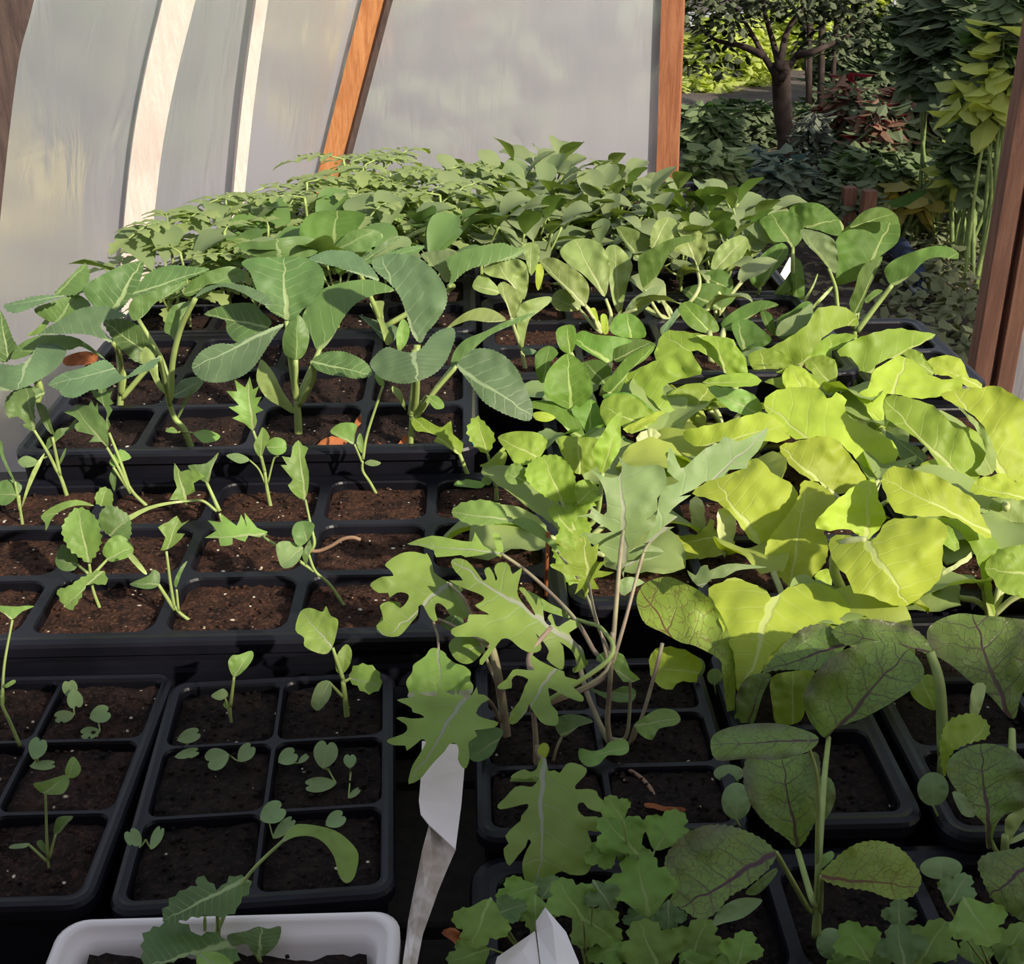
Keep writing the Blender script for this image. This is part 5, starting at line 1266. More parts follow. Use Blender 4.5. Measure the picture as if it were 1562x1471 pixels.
plant('mustard_plant', 'red-veined mustard with a tall fan leaf at the right edge', 'mustard plant', N1, (1400, 800), [
    L('1093,250 1130,210 1210,183 1290,190 1400,200 1500,230 1500,400 1440,482 1420,562 1390,562 1330,492 1250,432 1180,372 1108,322', (1405, 610), (1260, 192), dy=.02, lean=.75, p=[(1405, 740)], pr=6),
    L('1148,620 1180,570 1260,548 1320,590 1312,642 1240,662 1180,702 1158,782 1140,702', (1160, 780), (1310, 590), dy=-.02, lean=.7, m='limegreen', ser=(2.5, 11), p=False),
    L('1260,450 1310,450 1280,560 1250,560', (1265, 560), (1290, 455), dy=.01, m='stalk', p=False, name='leaf_stalk'),
], z=ZG, **T_)
plant('mustard_plant', 'red-veined mustard with an oval leaf low at the right edge', 'mustard plant', N1, (1385, 1075), [
    L('1163,760 1190,700 1280,663 1370,670 1449,720 1482,850 1440,902 1380,922 1342,972 1330,1040 1310,1040 1305,962 1270,922 1200,832', (1320, 1000), (1290, 668), dy=.0, lean=.7, p=[(1350, 1060)], pr=4),
    L('1278,1110 1300,1070 1380,1053 1500,1060 1500,1320 1440,1312 1340,1242 1310,1192 1290,1142', (1480, 1100), (1310, 1230), dy=-.04, lean=.9, cup=.12, p=False, ser=(2, 11)),
    L('1380,940 1430,900 1460,850 1470,900 1410,1000 1385,1050', (1390, 1050), (1465, 860), dy=.0, lean=.4, m='stalk', p=False, name='leaf_stalk'),
    L('1390,1020 1449,985 1490,980 1449,1010 1400,1030', (1395, 1028), (1480, 985), dy=-.01, m='stalk', p=False, name='leaf_stalk'),
    L('1185,840 1230,850 1270,900 1265,930 1220,920', (1190, 845), (1265, 925), dy=-.015, m='cotyledon', p=False),
], z=ZG, stem=[(1380, 1000)], **T_)


def round_seed(name_label, cr, root, cx, cy, rx, ry, z=ZG, a=90):
    pts = ' '.join('%.1f,%.1f' % (cx + rx * math.cos(t * math.pi / 5), cy + ry * math.sin(t * math.pi / 5)) for t in range(10))
    return plant('sprout', name_label, 'sprout', cr, root, [L(pts, (cx + rx * math.cos(math.radians(a)), cy + ry * math.sin(math.radians(a))), (cx - rx * math.cos(math.radians(a)), cy - ry * math.sin(math.radians(a))), lean=.9, m='cotyledon', cup=-.1, name='seed_leaf')], z=z, stem_r=2, pet_r=2)


round_seed('round purplish-green sprout left of the netted mustard leaf', N1, (430, 1000), 393, 872, 55, 68)
round_seed('round sprout at the foot of the large front mustard', N1, (720, 1470), 738, 1395, 52, 58, z=-.03)
round_seed('round dull green sprout beside the low oval mustard leaf', N1, (1150, 960), 1115, 828, 58, 62)
round_seed('brownish oval sprout below the low oval mustard leaf', N1, (1160, 1230), 1145, 1118, 78, 42, z=-.03)
round_seed('small round bud-like sprout next to the sunlit mustard stalk', N1, (250, 470), 247, 380, 32, 36)
round_seed('second small round sprout in the dark gap under the mustard stalk', N1, (320, 480), 313, 415, 28, 30)
round_seed('grey-green seed leaf jutting out left of the mustard tray', N1, (400, 800), 365, 770, 56, 32)

# ------------------------------------------------------------------ cilantro along the bottom
ZP = -.03


def fan(cx, cy, r, ang, nl=3, teeth=4, squash=.8):
    """outline of a cilantro leaf: three toothed lobes spread around ang (degrees, screen)"""
    pts = [(cx - r * .75 * math.cos(math.radians(ang)), cy + r * .75 * math.sin(math.radians(ang)))]
    span = 250
    n = nl * teeth
    for i in range(n * 2 + 1):
        a = math.radians(ang - span / 2 + span * i / (n * 2))
        lobe = .74 + .26 * abs(math.sin(math.pi * nl * i / (n * 2)))
        rr = r * lobe * (1.0 if i % 2 else .93) * (1.05 if abs(i - n) < teeth else .95)
        pts.append((cx + rr * math.cos(a), cy - rr * squash * math.sin(a)))
    return ' '.join('%.1f,%.1f' % p for p in pts), pts[0], (cx + r * math.cos(math.radians(ang)), cy - r * squash * math.sin(math.radians(ang)))


def cilantro(label, cr, root, fans, z=ZP):
    lv = []
    for i, (x, y, r, a, *m) in enumerate(fans):
        o, b, t = fan(x, y, r * 1.22, a)
        lv.append(L(o, b, t, dy=-.012 + .008 * ((i * 7) % 4), lean=1.1, sub=3, cup=-.1, m=m[0] if m else 'cilantro', p=None))
    return plant('cilantro_plant', label, 'cilantro', cr, root, lv, mat='cilantro', z=z, pet_r=2, stem_r=2, ruf=.12, cup=-.1)


cilantro('cilantro behind the folded white paper, at the left end of the row', M8, (330, 1200), [(110, 1020, 130, 250), (290, 880, 95, 200), (365, 975, 90, 270), (60, 1180, 100, 200), (230, 960, 80, 20, 'seedling_dark'), (420, 860, 70, 60, 'seedling_dark')])
cilantro('cilantro with the broad pair of lobed leaves right of the folded paper', M8, (620, 1300), [(540, 920, 120, 120), (640, 1040, 130, 320), (680, 890, 85, 300, 'seedling_dark'), (720, 1160, 95, 200)])
cilantro('cilantro just below the hanging kale leaf, under the brown leaf scrap', M8, (850, 900), [(780, 610, 125, 130), (985, 590, 115, 60), (840, 700, 80, 270), (690, 700, 80, 200), (750, 480, 70, 120)])
cilantro('cilantro with a three-lobed leaf touching the purple mustard leaf', M8, (900, 1100), [(880, 850, 165, 100), (1000, 990, 80, 270, 'seedling_dark'), (850, 1000, 60, 200, 'seedling_dark')])
cilantro('cilantro at the bottom edge below the purple mustard leaf', M8, (930, 1340), [(920, 1150, 150, 110), (1130, 1120, 125, 70), (1150, 1240, 90, 330)])
cilantro('cilantro with a small scalloped leaf in front of the large mustard', N1, (420, 1560), [(410, 1420, 75, 75), (345, 1460, 60, 140), (270, 1450, 80, 100)])
cilantro('dark cilantro clump under the large mustard root', N1, (880, 1540), [(840, 1390, 85, 120), (990, 1290, 60, 90, 'seedling_dark'), (900, 1440, 90, 200), (1100, 1400, 105, 60), (1000, 1410, 90, 100, 'seedling_dark'), (800, 1470, 70, 200)])
cilantro('cilantro in the bottom right corner, its scalloped leaf catching light', N1, (1350, 1520), [(1275, 1310, 105, 300), (1400, 1400, 90, 60), (1260, 1440, 70, 100), (1449, 1460, 80, 40), (1200, 1200, 70, 60, 'seedling_dark')])

# ------------------------------------------------------------------ pale brassicas behind
ZD = .012
Q_ = dict(mat='broccoli', stem_mat='stalk_pale', pet_r=3, stem_r=3.5, lean=.7, cup=-.15, ruf=.1)
plant('broccoli_seedling', 'pale broccoli seedling on a thin stalk, alone in the cell by the tall plant tag', 'broccoli seedling', K6, (322, 1132), [
    L('183,750 215,718 290,770 303,800 272,880 250,895 225,822', (250, 890), (200, 722), dy=-.01, lean=.6, p=[(300, 1040), (270, 960)]),
    L('113,660 180,620 270,608 322,640 332,722 312,802 280,772 230,712 150,692', (300, 800), (180, 622), dy=.03, lean=.6, p=False, ruf=.2),
    L('273,890 290,830 350,800 430,788 440,812 380,862 335,902 312,1002 302,1045 280,962', (302, 1045), (437, 795), dy=-.005, lean=.5, p=False, cup=-.3),
    L('63,740 110,680 190,750 180,782 110,772', (182, 765), (75, 735), dy=.035, lean=.8, p=False),
    L('300,550 340,530 380,545 385,600 345,690 315,600', (340, 690), (345, 535), dy=.08, lean=.5, p=False),
    L('370,640 395,640 405,680 380,760 365,720', (375, 790), (390, 640), dy=.06, lean=.3, p=False, m='yellow'),
    L('300,1030 340,1035 372,1050 350,1065 310,1065', (302, 1040), (370, 1050), dy=-.01, lean=1.1, p=False, m='cabbage_blue', name='seed_leaf'),
], z=ZD, stem=[(300, 1045)], **Q_)
plant('broccoli_seedling', 'brightest pale broccoli seedling with a fan of spoon leaves on yellow stalks', 'broccoli seedling', K6, (690, 962), [
    L('483,585 500,545 560,513 640,518 692,560 717,622 717,702 695,790 650,742 590,682 520,632', (700, 800), (555, 518), dy=.02, lean=.6, p=[(705, 940), (725, 880)]),
    L('388,620 450,603 520,640 590,690 622,752 603,832 560,812 500,742 430,682', (603, 835), (393, 622), dy=.0, lean=.6, p=[(670, 950), (640, 890)]),
    L('438,800 480,753 560,768 582,832 560,857 480,857 448,832', (575, 850), (445, 790), dy=.02, lean=.7, p=[(660, 950)]),
    L('700,560 750,543 802,590 828,642 812,702 792,782 772,872 740,832 720,742 708,642', (762, 875), (745, 548), dy=.04, lean=.5, p=[(700, 940)], ruf=.2),
    L('625,850 650,845 665,900 650,910 635,890', (660, 930), (640, 850), dy=.0, lean=.3, p=False, m='yellow', name='leaf_sheath'),
    L('675,880 705,880 712,960 685,960', (697, 962), (690, 882), dy=-.002, lean=.2, p=False, m='yellow', name='leaf_sheath'),
], z=ZD, stem=[(692, 930)], **Q_)
plant('broccoli_seedling', 'pale broccoli seedling whose leaf has a dark folded-over top, right of the brightest one', 'broccoli seedling', K6, (1040, 930), [
    L('858,600 920,558 1000,518 1090,498 1133,520 1050,542 1000,592 952,682 905,742 880,755 858,682', (885, 755), (1128, 516), dy=.0, lean=.6, p=[(960, 880)], m='collard', cup=.15),
    L('788,870 830,800 900,758 962,738 932,802 870,862 832,887', (830, 885), (955, 745), dy=-.02, lean=.6, p=False, m='collard', under=True),
    L('913,550 915,490 940,430 1000,408 1042,440 1037,502 980,532 930,557', (925, 555), (1000, 412), dy=.08, lean=.6, p=False),
    L('1023,570 1060,520 1040,460 1080,428 1140,470 1187,530 1170,592 1137,645 1120,612 1080,592', (1135, 645), (1060, 440), dy=.06, lean=.6, p=[(1140, 760)], ruf=.2),
    L('748,460 830,465 912,520 900,560 855,610 810,560', (860, 610), (755, 462), dy=.09, lean=.6, p=False, m='farleaf'),
    L('890,830 960,870 1060,905 1055,920 940,885 885,848', (1055, 915), (890, 838), dy=.0, lean=.8, m='stalk_pale', p=False, name='leaf_stalk'),
    L('960,790 975,790 1010,880 1000,885', (1005, 885), (965, 790), dy=.0, lean=.3, m='stalk_pale', p=False, name='leaf_stalk'),
], z=ZD, stem=[(1020, 900)], **Q_)
plant('broccoli_seedling', 'dark-leaved seedling crouching between the pale broccoli and the tall collards', 'broccoli seedling', K6, (1230, 900), [
    L('1063,760 1140,730 1220,728 1322,770 1282,832 1200,852 1130,822', (1240, 845), (1070, 755), dy=-.01, lean=.9, m='collard', p=[(1240, 880)]),
    L('1148,700 1200,665 1272,668 1307,720 1292,762 1200,727', (1290, 755), (1170, 690), dy=.02, lean=.7, m='collard', p=False),
    L('1200,650 1225,570 1280,520 1350,498 1382,530 1352,602 1290,642 1240,672', (1215, 665), (1365, 510), dy=.05, lean=.7, p=[(1240, 780)], m='broccoli'),
    L('1160,480 1200,470 1240,520 1220,580 1190,620 1180,540', (1195, 620), (1180, 475), dy=.1, lean=.5, p=False, m='farleaf'),
], z=ZD, **Q_)

# ------------------------------------------------------------------ tall dark collards by the doorway
R_ = dict(mat='collard', stem_mat='stalk', pet_r=3, stem_r=4, lean=.6, cup=-.15, ruf=.1)
plant('collard_plant', 'dark collard with wide crinkled leaves on a straight stalk, left of the two-tone one', 'collard plant', K7, (372, 745), [
    L('198,290 280,250 360,248 422,300 424,372 372,435 340,402 270,402 228,342', (370, 432), (260, 258), dy=.03, lean=.6, p=[(368, 600)]),
    L('348,240 400,205 500,203 572,250 633,322 600,372 500,342 420,322', (420, 330), (590, 290), dy=.05, lean=.6, p=False, ruf=.18),
    L('148,600 160,530 230,450 310,408 347,440 332,492 270,562 200,645', (200, 642), (335, 420), dy=-.01, lean=.6, p=[(200, 690)], ruf=.18),
    L('-10,500 0,430 60,380 110,368 152,410 142,472 80,532 20,562', (10, 555), (130, 380), dy=.03, lean=.6, p=False, m='broccoli'),
    L('118,320 200,288 260,360 290,410 210,400 150,350', (290, 410), (125, 320), dy=.04, lean=.6, p=False, under=True),
    L('360,500 410,500 430,600 425,700 385,740 370,640', (385, 740), (390, 505), dy=.0, lean=.3, p=False, cup=.3),
    L('270,670 330,600 365,560 370,640 310,680', (280, 672), (365, 570), dy=-.005, lean=.5, p=False),
    L('415,720 470,630 495,570 498,580 475,640 430,725', (420, 720), (495, 575), dy=.02, lean=.5, p=False, m='stalk', name='leaf_stalk'),
    L('140,360 200,360 230,420 170,480 150,470', (160, 475), (190, 362), dy=.05, p=False, m='broccoli'),
], z=.003, stem=[(370, 600), (370, 480)], **R_)
plant('collard_plant', 'tallest dark collard with a two-tone leaf folded over its tip', 'collard plant', K7, (690, 900), [
    L('590,402 640,330 740,280 860,268 922,310 912,402 840,462 760,522 720,582 600,625 595,520 585,450', (715, 640), (880, 285), dy=.02, lean=.5, cup=-.2, p=[(695, 800)], pr=4),
    L('668,312 740,242 830,223 902,260 915,312 850,300 750,302 680,330', (680, 325), (890, 255), dy=.025, lean=1.0, p=False),
    L('408,340 500,350 580,390 603,472 592,562 550,532 490,462 438,412', (555, 540), (415, 345), dy=.0, lean=.4, p=[(610, 760), (590, 640)], pr=3, under=True),
    L('660,720 690,642 712,560 752,510 832,478 800,562 752,662 722,752 690,775', (690, 770), (825, 485), dy=-.01, lean=.4, p=[(690, 850)], pr=5),
    L('740,700 790,650 835,655 790,690 755,720', (745, 715), (830, 658), dy=.0, lean=.7, p=False),
], z=.003, stem=[(690, 800)], **R_)
plant('collard_plant', 'collard with a single leaf reaching right across the doorway on a long stalk', 'collard plant', K7, (690, 880), [
    L('843,540 900,490 1000,450 1100,423 1180,430 1223,460 1212,492 1120,482 1050,502 990,562 930,612 880,628 850,582', (882, 625), (1215, 465), dy=.0, lean=.6, cup=.2, p=[(700, 865), (790, 745)], pr=4),
    L('290,800 360,760 430,710 470,730 470,850 400,900 300,900', (460, 870), (310, 810), dy=-.04, lean=.7, p=False),
    L('470,735 560,640 570,650 480,745', (475, 740), (565, 645), dy=.0, lean=.4, p=False, m='stalk', name='leaf_stalk'),
], z=.003, root_dy=-.03, **R_)

# ------------------------------------------------------------------ tags, scraps, fallen leaves
def sheet(name, label, cat, pts3, faces, mat, th=.0006, extra=None):
    bm = bmesh.new()
    vs = [bm.verts.new(p) for p in pts3]
    for f in faces: bm.faces.new([vs[i] for i in f])
    bmesh.ops.recalc_face_normals(bm, faces=bm.faces)
    bmesh.ops.solidify(bm, geom=list(bm.faces), thickness=th)
    o = link(name, bm, mat, smooth=False)
    return tag(o, label, cat)


tg = empty('plant_tag', on(640, 1460, -.06), 'folded white plant tag on a stained strip, standing between the near pack and the kale', 'plant tag')
off = tg.location.copy()


def sheet_part(name, parent, pts3, faces, mat, th=.0006):
    bm = bmesh.new(); vs = [bm.verts.new(p - off) for p in pts3]
    for f in faces: bm.faces.new([vs[i] for i in f])
    bmesh.ops.recalc_face_normals(bm, faces=bm.faces)
    bmesh.ops.solidify(bm, geom=list(bm.faces), thickness=th)
    return link(name, bm, mat, parent, smooth=False)


q = lambda x, y, d: at(*N2((x, y)), d)
sheet_part('folded_head', tg, [q(240, 190, .475), q(445, 210, .474), q(483, 350, .460), q(465, 560, .440), q(432, 812, .412), q(350, 735, .418), q(280, 672, .424), q(232, 610, .430), q(222, 530, .438), q(232, 420, .449)],
           [(0, 1, 2, 9), (9, 2, 3, 8), (8, 3, 4, 5), (8, 5, 6, 7)], M['paper'])
sheet_part('strip', tg, [q(285, 650, .432), q(350, 735, .426), q(435, 808, .416), q(240, 820, .418), q(385, 925, .408), q(212, 960, .408), q(330, 1060, .398), q(185, 1090, .397), q(288, 1180, .387), q(160, 1220, .385), q(245, 1300, .375), q(148, 1330, .372), q(212, 1471, .356), q(130, 1471, .354), q(185, 1600, .338), q(110, 1600, .336), q(300, 900, .409), q(255, 1040, .396), q(225, 1180, .384), q(195, 1320, .370), q(170, 1471, .352)],
           [(0, 1, 16, 3), (1, 2, 4, 16), (3, 16, 17, 5), (16, 4, 6, 17), (5, 17, 18, 7), (17, 6, 8, 18), (7, 18, 19, 9), (18, 8, 10, 19), (9, 19, 20, 11), (19, 10, 12, 20), (11, 20, 15, 13), (20, 12, 14, 15)], M['paper_stained'])
fp = empty('paper_tag', on(825, 1480, -.05), 'crumpled white paper tag folded to a point among the cilantro', 'paper tag')
off = fp.location.copy()
P3 = Crop(720, 1340, 7.81)
q = lambda x, y, d: at(*P3((x, y)), d)
sheet_part('front_fold', fp, [q(870, 348, .350), q(760, 515, .352), q(770, 650, .345), q(815, 1023, .318), q(830, 1300, .300), q(1330, 1300, .302), q(1270, 1000, .318), q(1120, 640, .334), q(960, 560, .338), q(1010, 1023, .312), q(1010, 1300, .298)],
           [(0, 1, 2, 8), (2, 3, 9, 8), (3, 4, 10, 9), (0, 8, 7), (8, 9, 6, 7), (9, 10, 5, 6)], M['white_plastic'])
sheet_part('back_fold', fp, [q(750, 630, .349), q(300, 940, .345), q(200, 1300, .325), q(820, 1300, .306), q(800, 1000, .322), q(600, 860, .334)],
           [(0, 1, 5), (1, 2, 5), (5, 2, 3, 4), (0, 5, 4)], M['paper'])
# white label stake behind the second cabbage, with teal foot
st = empty('plant_label', on(722, 690, .01), 'narrow pale plant label with a teal foot standing at the cabbage tray corner', 'plant label')
off = st.location.copy()
yb = st.location.y - .012
for nm, y0, y1, mt in (('blade', 587, 672, M['white_plastic']), ('foot', 672, 693, plain('teal_plastic', (.02, .35, .36), .4))):
    sheet_part(nm, st, [at(719, y1, yb), at(725, y1, yb), at(724, y0, yb), at(721, y0, yb)], [(0, 1, 2, 3)], mt, .0012)
s = sheet('label_scrap', 'white label scrap poking up behind the spoon-leaved collard', 'label', [at(1180, 437, 1.3), at(1189, 440, 1.3), at(1212, 405, 1.32), at(1205, 392, 1.32)], [(0, 1, 2, 3)], M['white_plastic'])
s = sheet('label_scrap', 'small white label scrap left of the collard stalks', 'label', [at(1118, 405, 1.3), at(1135, 420, 1.3), at(1137, 408, 1.31), at(1126, 400, 1.31)], [(0, 1, 2, 3)], M['white_plastic'])
s = sheet('label_scrap', 'pale pink label scrap showing between the leaves at the right edge', 'label', [at(1497, 780, .85), at(1515, 805, .84), at(1520, 770, .86)], [(0, 1, 2)], M['paper'])


def fallen(label, cr, outline, b, t, z, lift=.0):
    pts = [cr(p) for p in parse(outline)]
    bb, tt = cr(b), cr(t)
    d = on(*bb, z).y
    bm = blade_bm(pts, bb, tt, d, lean=1.1, cup=-.3, arch=.1, ruf=.2, sub=2)
    return tag(link('dead_leaf', bm, M['deadleaf']), label, 'dead leaf')


fallen('curled rust-red dead leaf lying in the cabbage tray', K5, '270,1172 310,1120 370,1095 440,1110 480,1080 490,1020 520,980 525,1030 500,1090 440,1140 360,1150 310,1165', (440, 1130), (280, 1168), ZC + .003)
fallen('small rust-red leaf scrap at the foot of the kidney-leaved cabbage', K5, '610,1120 640,1140 720,1135 750,1090 780,1110 775,1150 700,1165 640,1155', (770, 1140), (615, 1125), ZC + .003)
fallen('ragged orange leaf scrap lying between kale and cilantro', M8, '885,455 930,455 980,470 1070,475 1075,495 1000,500 930,480 890,475', (1070, 485), (890, 460), ZE + .004)
fallen('brown dead stalk piece on the soil at the left end of the cilantro', M4, '900,1335 940,1310 985,1330 1050,1420 1055,1440 1000,1425 950,1370', (1050, 1430), (905, 1335), -.028)
fallen('reddish curled leaf scrap beneath the blue-leaved cabbage', K4, '330,690 380,660 460,645 520,670 500,710 420,720 350,722', (510, 690), (335, 700), ZC + .01)
# ------------------------------------------------------------------ back trays
def top_to_root(px, py, h, z):
    p = on(px, py, z + h)
    return Vector((p.x, p.y, z))


def inpoly(x, y, ps):
    c = False; j = len(ps) - 1
    for i in range(len(ps)):
        if (ps[i][1] > y) != (ps[j][1] > y) and x < (ps[j][0] - ps[i][0]) * (y - ps[i][1]) / (ps[j][1] - ps[i][1]) + ps[i][0]: c = not c
        j = i
    return c


def scatter(poly, h, z, dmin, tries=4000):
    xs = [p[0] for p in poly]; ys = [p[1] for p in poly]; out = []
    for _ in range(tries):
        x, y = random.uniform(min(xs), max(xs)), random.uniform(min(ys), max(ys))
        if not inpoly(x, y, poly): continue
        r = top_to_root(x, y, h, z)
        if all((r - q).length > dmin for q in out): out.append(r)
    return out


random.seed(21)
toms = [tomato_proto(.078, .050) for _ in range(3)]
spots = scatter([(225, 405), (300, 352), (365, 318), (490, 280), (560, 255), (690, 262), (700, 335), (600, 345), (450, 350), (330, 395)], .066, ZC, .040)
for i, r in enumerate(spots):
    o = toms[i] if i < 3 else copy_tree(toms[i % 3])
    o.location = r; o.rotation_euler = (0, 0, random.uniform(0, 6)); s = random.uniform(.85, 1.2); o.scale = (s, s, s)
    tag(o, 'ferny small-leaved tomato seedling in the crowd along the film wall', 'tomato seedling', 'tomato seedlings along the film')
fars = [brassica_proto('brassica_seedling', 6, .062, .040, m, lift=(.35, 1.15)) for m in ('farleaf', 'farleaf', 'collard', 'farleaf')]
spots = scatter([(690, 275), (760, 240), (850, 226), (930, 224), (1010, 255), (1050, 258), (1150, 300), (1120, 345), (1020, 340), (900, 330), (780, 335), (715, 325)], .078, ZD, .036)
for i, r in enumerate(spots):
    o = fars[i] if i < 4 else copy_tree(fars[i % 4])
    o.location = r; o.rotation_euler = (0, 0, random.uniform(0, 6)); s = random.uniform(.85, 1.25); o.scale = (s, s, s)
    tag(o, 'dull green brassica seedling in the dense crowd below the upright corner post', 'brassica seedling', 'brassica seedlings in the farthest trays')


caps = [brassica_proto('cabbage_seedling', 7, .085, .062, m, lift=(.5, 1.2)) for m in ('collard', 'cabbage')]
for i, (x, y) in enumerate(((-.29, 1.10), (-.21, 1.12), (-.13, 1.10), (-.05, 1.12), (-.25, 1.21), (-.17, 1.23), (-.09, 1.21), (-.04, 1.25))):
    o = caps[i] if i < 2 else copy_tree(caps[i % 2])
    o.location = (x, y, ZC); o.rotation_euler = (0, 0, random.uniform(0, 6)); s = random.uniform(.75, .92); o.scale = (s, s, s)
    tag(o, 'smaller cabbage seedling lost in the shade behind the big cabbages', 'cabbage plant', 'smaller cabbages behind the big ones')


def low_leaves(plant_obj, n, mat, size, hgt, lift=(.1, .7)):
    for i in range(n):
        az = random.uniform(0, 6.28); pit = random.uniform(*lift)
        pl = hgt * random.uniform(.5, 1.0)
        b = Vector((math.cos(az) * pl * .7, math.sin(az) * pl * .7, hgt * random.uniform(.3, .8)))
        bm = bmesh.new()
        blade3(bm, b, az, pit, pit - random.uniform(.6, 1.4), size * random.uniform(.8, 1.2), size * random.uniform(.6, .8), 'oval', roll=random.uniform(-.4, .4), wav=.12, nu=12, nv=8)
        lo = link('leaf', bm, M[mat], plant_obj)
        bm = bmesh.new(); tube(bm, spline([(0, 0, 0), b * .5 + Vector((0, 0, .004)), b], 4), .002, 6)
        link('petiole', bm, M['stalk_pale'], lo)


for o in [o for o in C.objects if o.name.startswith('leafy_green') and o.type == 'EMPTY']:
    low_leaves(o, 5, random.choice(['limegreen', 'yellow', 'limegreen']), .062, .035)
for o in [o for o in C.objects if o.name.startswith('pak_choi') and o.type == 'EMPTY']:
    low_leaves(o, 4, 'pakchoi', .05, .03)
for o in [o for o in C.objects if o.name.startswith('broccoli_seedling') and o.type == 'EMPTY'][1:]:
    low_leaves(o, 2, 'broccoli', .04, .05, (.5, 1.1))

# ------------------------------------------------------------------ garden outside
def gleaf(name, col, trans=.3, var=.3, rough=.5):
    return leaf_mat(name, col, tuple(min(1, x * 1.3) for x in col), trans=trans, tcol=tuple(min(1, x * 1.7) for x in col), nv=4, vstr=.3, var=var, rough=.75, spec=.12, sheen_noise=6)


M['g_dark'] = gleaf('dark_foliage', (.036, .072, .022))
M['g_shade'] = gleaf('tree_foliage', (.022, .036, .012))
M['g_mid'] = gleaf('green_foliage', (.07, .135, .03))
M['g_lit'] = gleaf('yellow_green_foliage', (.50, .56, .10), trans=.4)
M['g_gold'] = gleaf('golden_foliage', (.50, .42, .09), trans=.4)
M['g_grey'] = gleaf('grey_foliage', (.11, .12, .12))
M['g_blue'] = gleaf('blue_green_foliage', (.07, .12, .115))
M['g_red'] = gleaf('red_foliage', (.21, .018, .028), trans=.3)
M['g_orange'] = gleaf('orange_petals', (.75, .22, .06), trans=.4)
M['g_pink'] = gleaf('pink_petals', (.75, .20, .22), trans=.4)
M['bark'] = plain('bark', (.055, .040, .036), .9, .2, .35, 14, bump=.6, bscale=30)


def cloud(bm, c, r, n, size, shape='oval', hollow=.35, uvl=None, droop=.3):
    c = Vector(c)
    uvl = bm.loops.layers.uv.verify()
    for _ in range(n):
        while True:
            v = Vector((random.uniform(-1, 1), random.uniform(-1, 1), random.uniform(-1, 1)))
            if hollow < v.length < 1 and noise.noise(v * 2.3 + c) > -.22: break
        p = c + Vector((v.x * r[0], v.y * r[1], v.z * r[2]))
        az = math.atan2(v.y, v.x) + random.uniform(-1, 1); pit = random.uniform(-.9, .6) - droop
        s = size * random.uniform(.6, 1.3)
        w = s * (.24 if shape == 'lance' else .36)
        h = Vector((math.cos(az) * math.cos(pit), math.sin(az) * math.cos(pit), math.sin(pit)))
        sd = Vector((-math.sin(az), math.cos(az), random.uniform(-.5, .5))).normalized()
        up = sd.cross(h)
        q = [p, p + h * s * .35 + sd * w + up * s * .06, p + h * s * .75 + sd * w * .7, p + h * s - up * s * .1, p + h * s * .75 - sd * w * .7, p + h * s * .35 - sd * w + up * s * .06, p + h * s * .5 - up * s * .05]
        vs = [bm.verts.new(x) for x in q]
        uv = [(0, .5), (.35, 1), (.75, .9), (1, .5), (.75, .1), (.35, 0), (.5, .5)]
        for a, b in ((0, 1), (1, 2), (2, 3), (3, 4), (4, 5), (5, 0)):
            f = bm.faces.new((vs[a], vs[b], vs[6]))
            for lp, k in zip(f.loops, (a, b, 6)): lp[uvl].uv = uv[k]


def shrub(name, label, cat, base, blobs, size, mat, stems=3, shape='oval', group=None, stem_mat='bark', sr=.014):
    e = empty(name, base, label, cat, group)
    base = Vector(base)
    for i, (c, r, n, *m) in enumerate(blobs):
        bm = bmesh.new(); cloud(bm, c, r, n, size, shape)
        link('foliage', bm, M[m[0] if m else mat], e, offset=base, smooth=False)
    for k in range(stems):
        c = Vector(blobs[k % len(blobs)][0]); r = blobs[k % len(blobs)][1]
        t = c + Vector((random.uniform(-.5, .5) * r[0], random.uniform(-.5, .5) * r[1], r[2] * .5))
        bm = bmesh.new()
        tube(bm, spline([base + Vector((random.uniform(-.05, .05), random.uniform(-.05, .05), 0)), base.lerp(t, .5) + Vector((random.uniform(-.06, .06), 0, .05)), t], 5), [sr * (1.2 - .9 * i / 11) for i in range(11)], 6)
        link('stem', bm, M[stem_mat], e, offset=base)
    return e


def gnd(px, Y):               # ground below a column of the picture
    p = at(px, 300, Y); return Vector((p.x, p.y, GROUND_Z))


def blob(px, py, Y, rx, ry, rz=None):        # radii from pixels
    k = mpp(px, py, Y)
    return tuple(at(px, py, Y)), (rx * k, (rz or rx) * k, ry * k)


random.seed(5)
# ground
m, nt = newmat('garden_soil'); g = G(nt)
geo = g.n('ShaderNodeNewGeometry')
n1 = g.noise(geo.outputs['Position'], 3.5, 6, .65); n2 = g.noise(geo.outputs['Position'], 38, 4, .7)
cc = g.ramp(n1.outputs[0], [(.3, (.055, .042, .045)), (.5, (.10, .078, .072)), (.7, (.14, .115, .10))])
cc = g.mix(g.math('MULTIPLY', g.step(n2.outputs[0], .52, .7), .6), cc, (.20, .15, .12, 1))
pr = g.n('ShaderNodeBsdfPrincipled'); g.set(pr, 'Base Color', cc); pr.inputs['Roughness'].default_value = .95
bp = g.n('ShaderNodeBump'); bp.inputs['Strength'].default_value = .8; bp.inputs['Distance'].default_value = .03; g.set(bp, 'Height', n2.outputs[0]); g.set(pr, 'Normal', bp.outputs[0])
out = g.n('ShaderNodeOutputMaterial'); g.set(out, 0, pr.outputs[0])
bm = bmesh.new()
N = 60
gv = [[bm.verts.new((-9 + 26 * i / N, -4 + 26 * j / N, GROUND_Z + .03 * (noise.noise(Vector((i * .5, j * .5, 0))) - .3))) for j in range(N + 1)] for i in range(N + 1)]
for i in range(N):
    for j in range(N): bm.faces.new((gv[i][j], gv[i + 1][j], gv[i + 1][j + 1], gv[i][j + 1]))
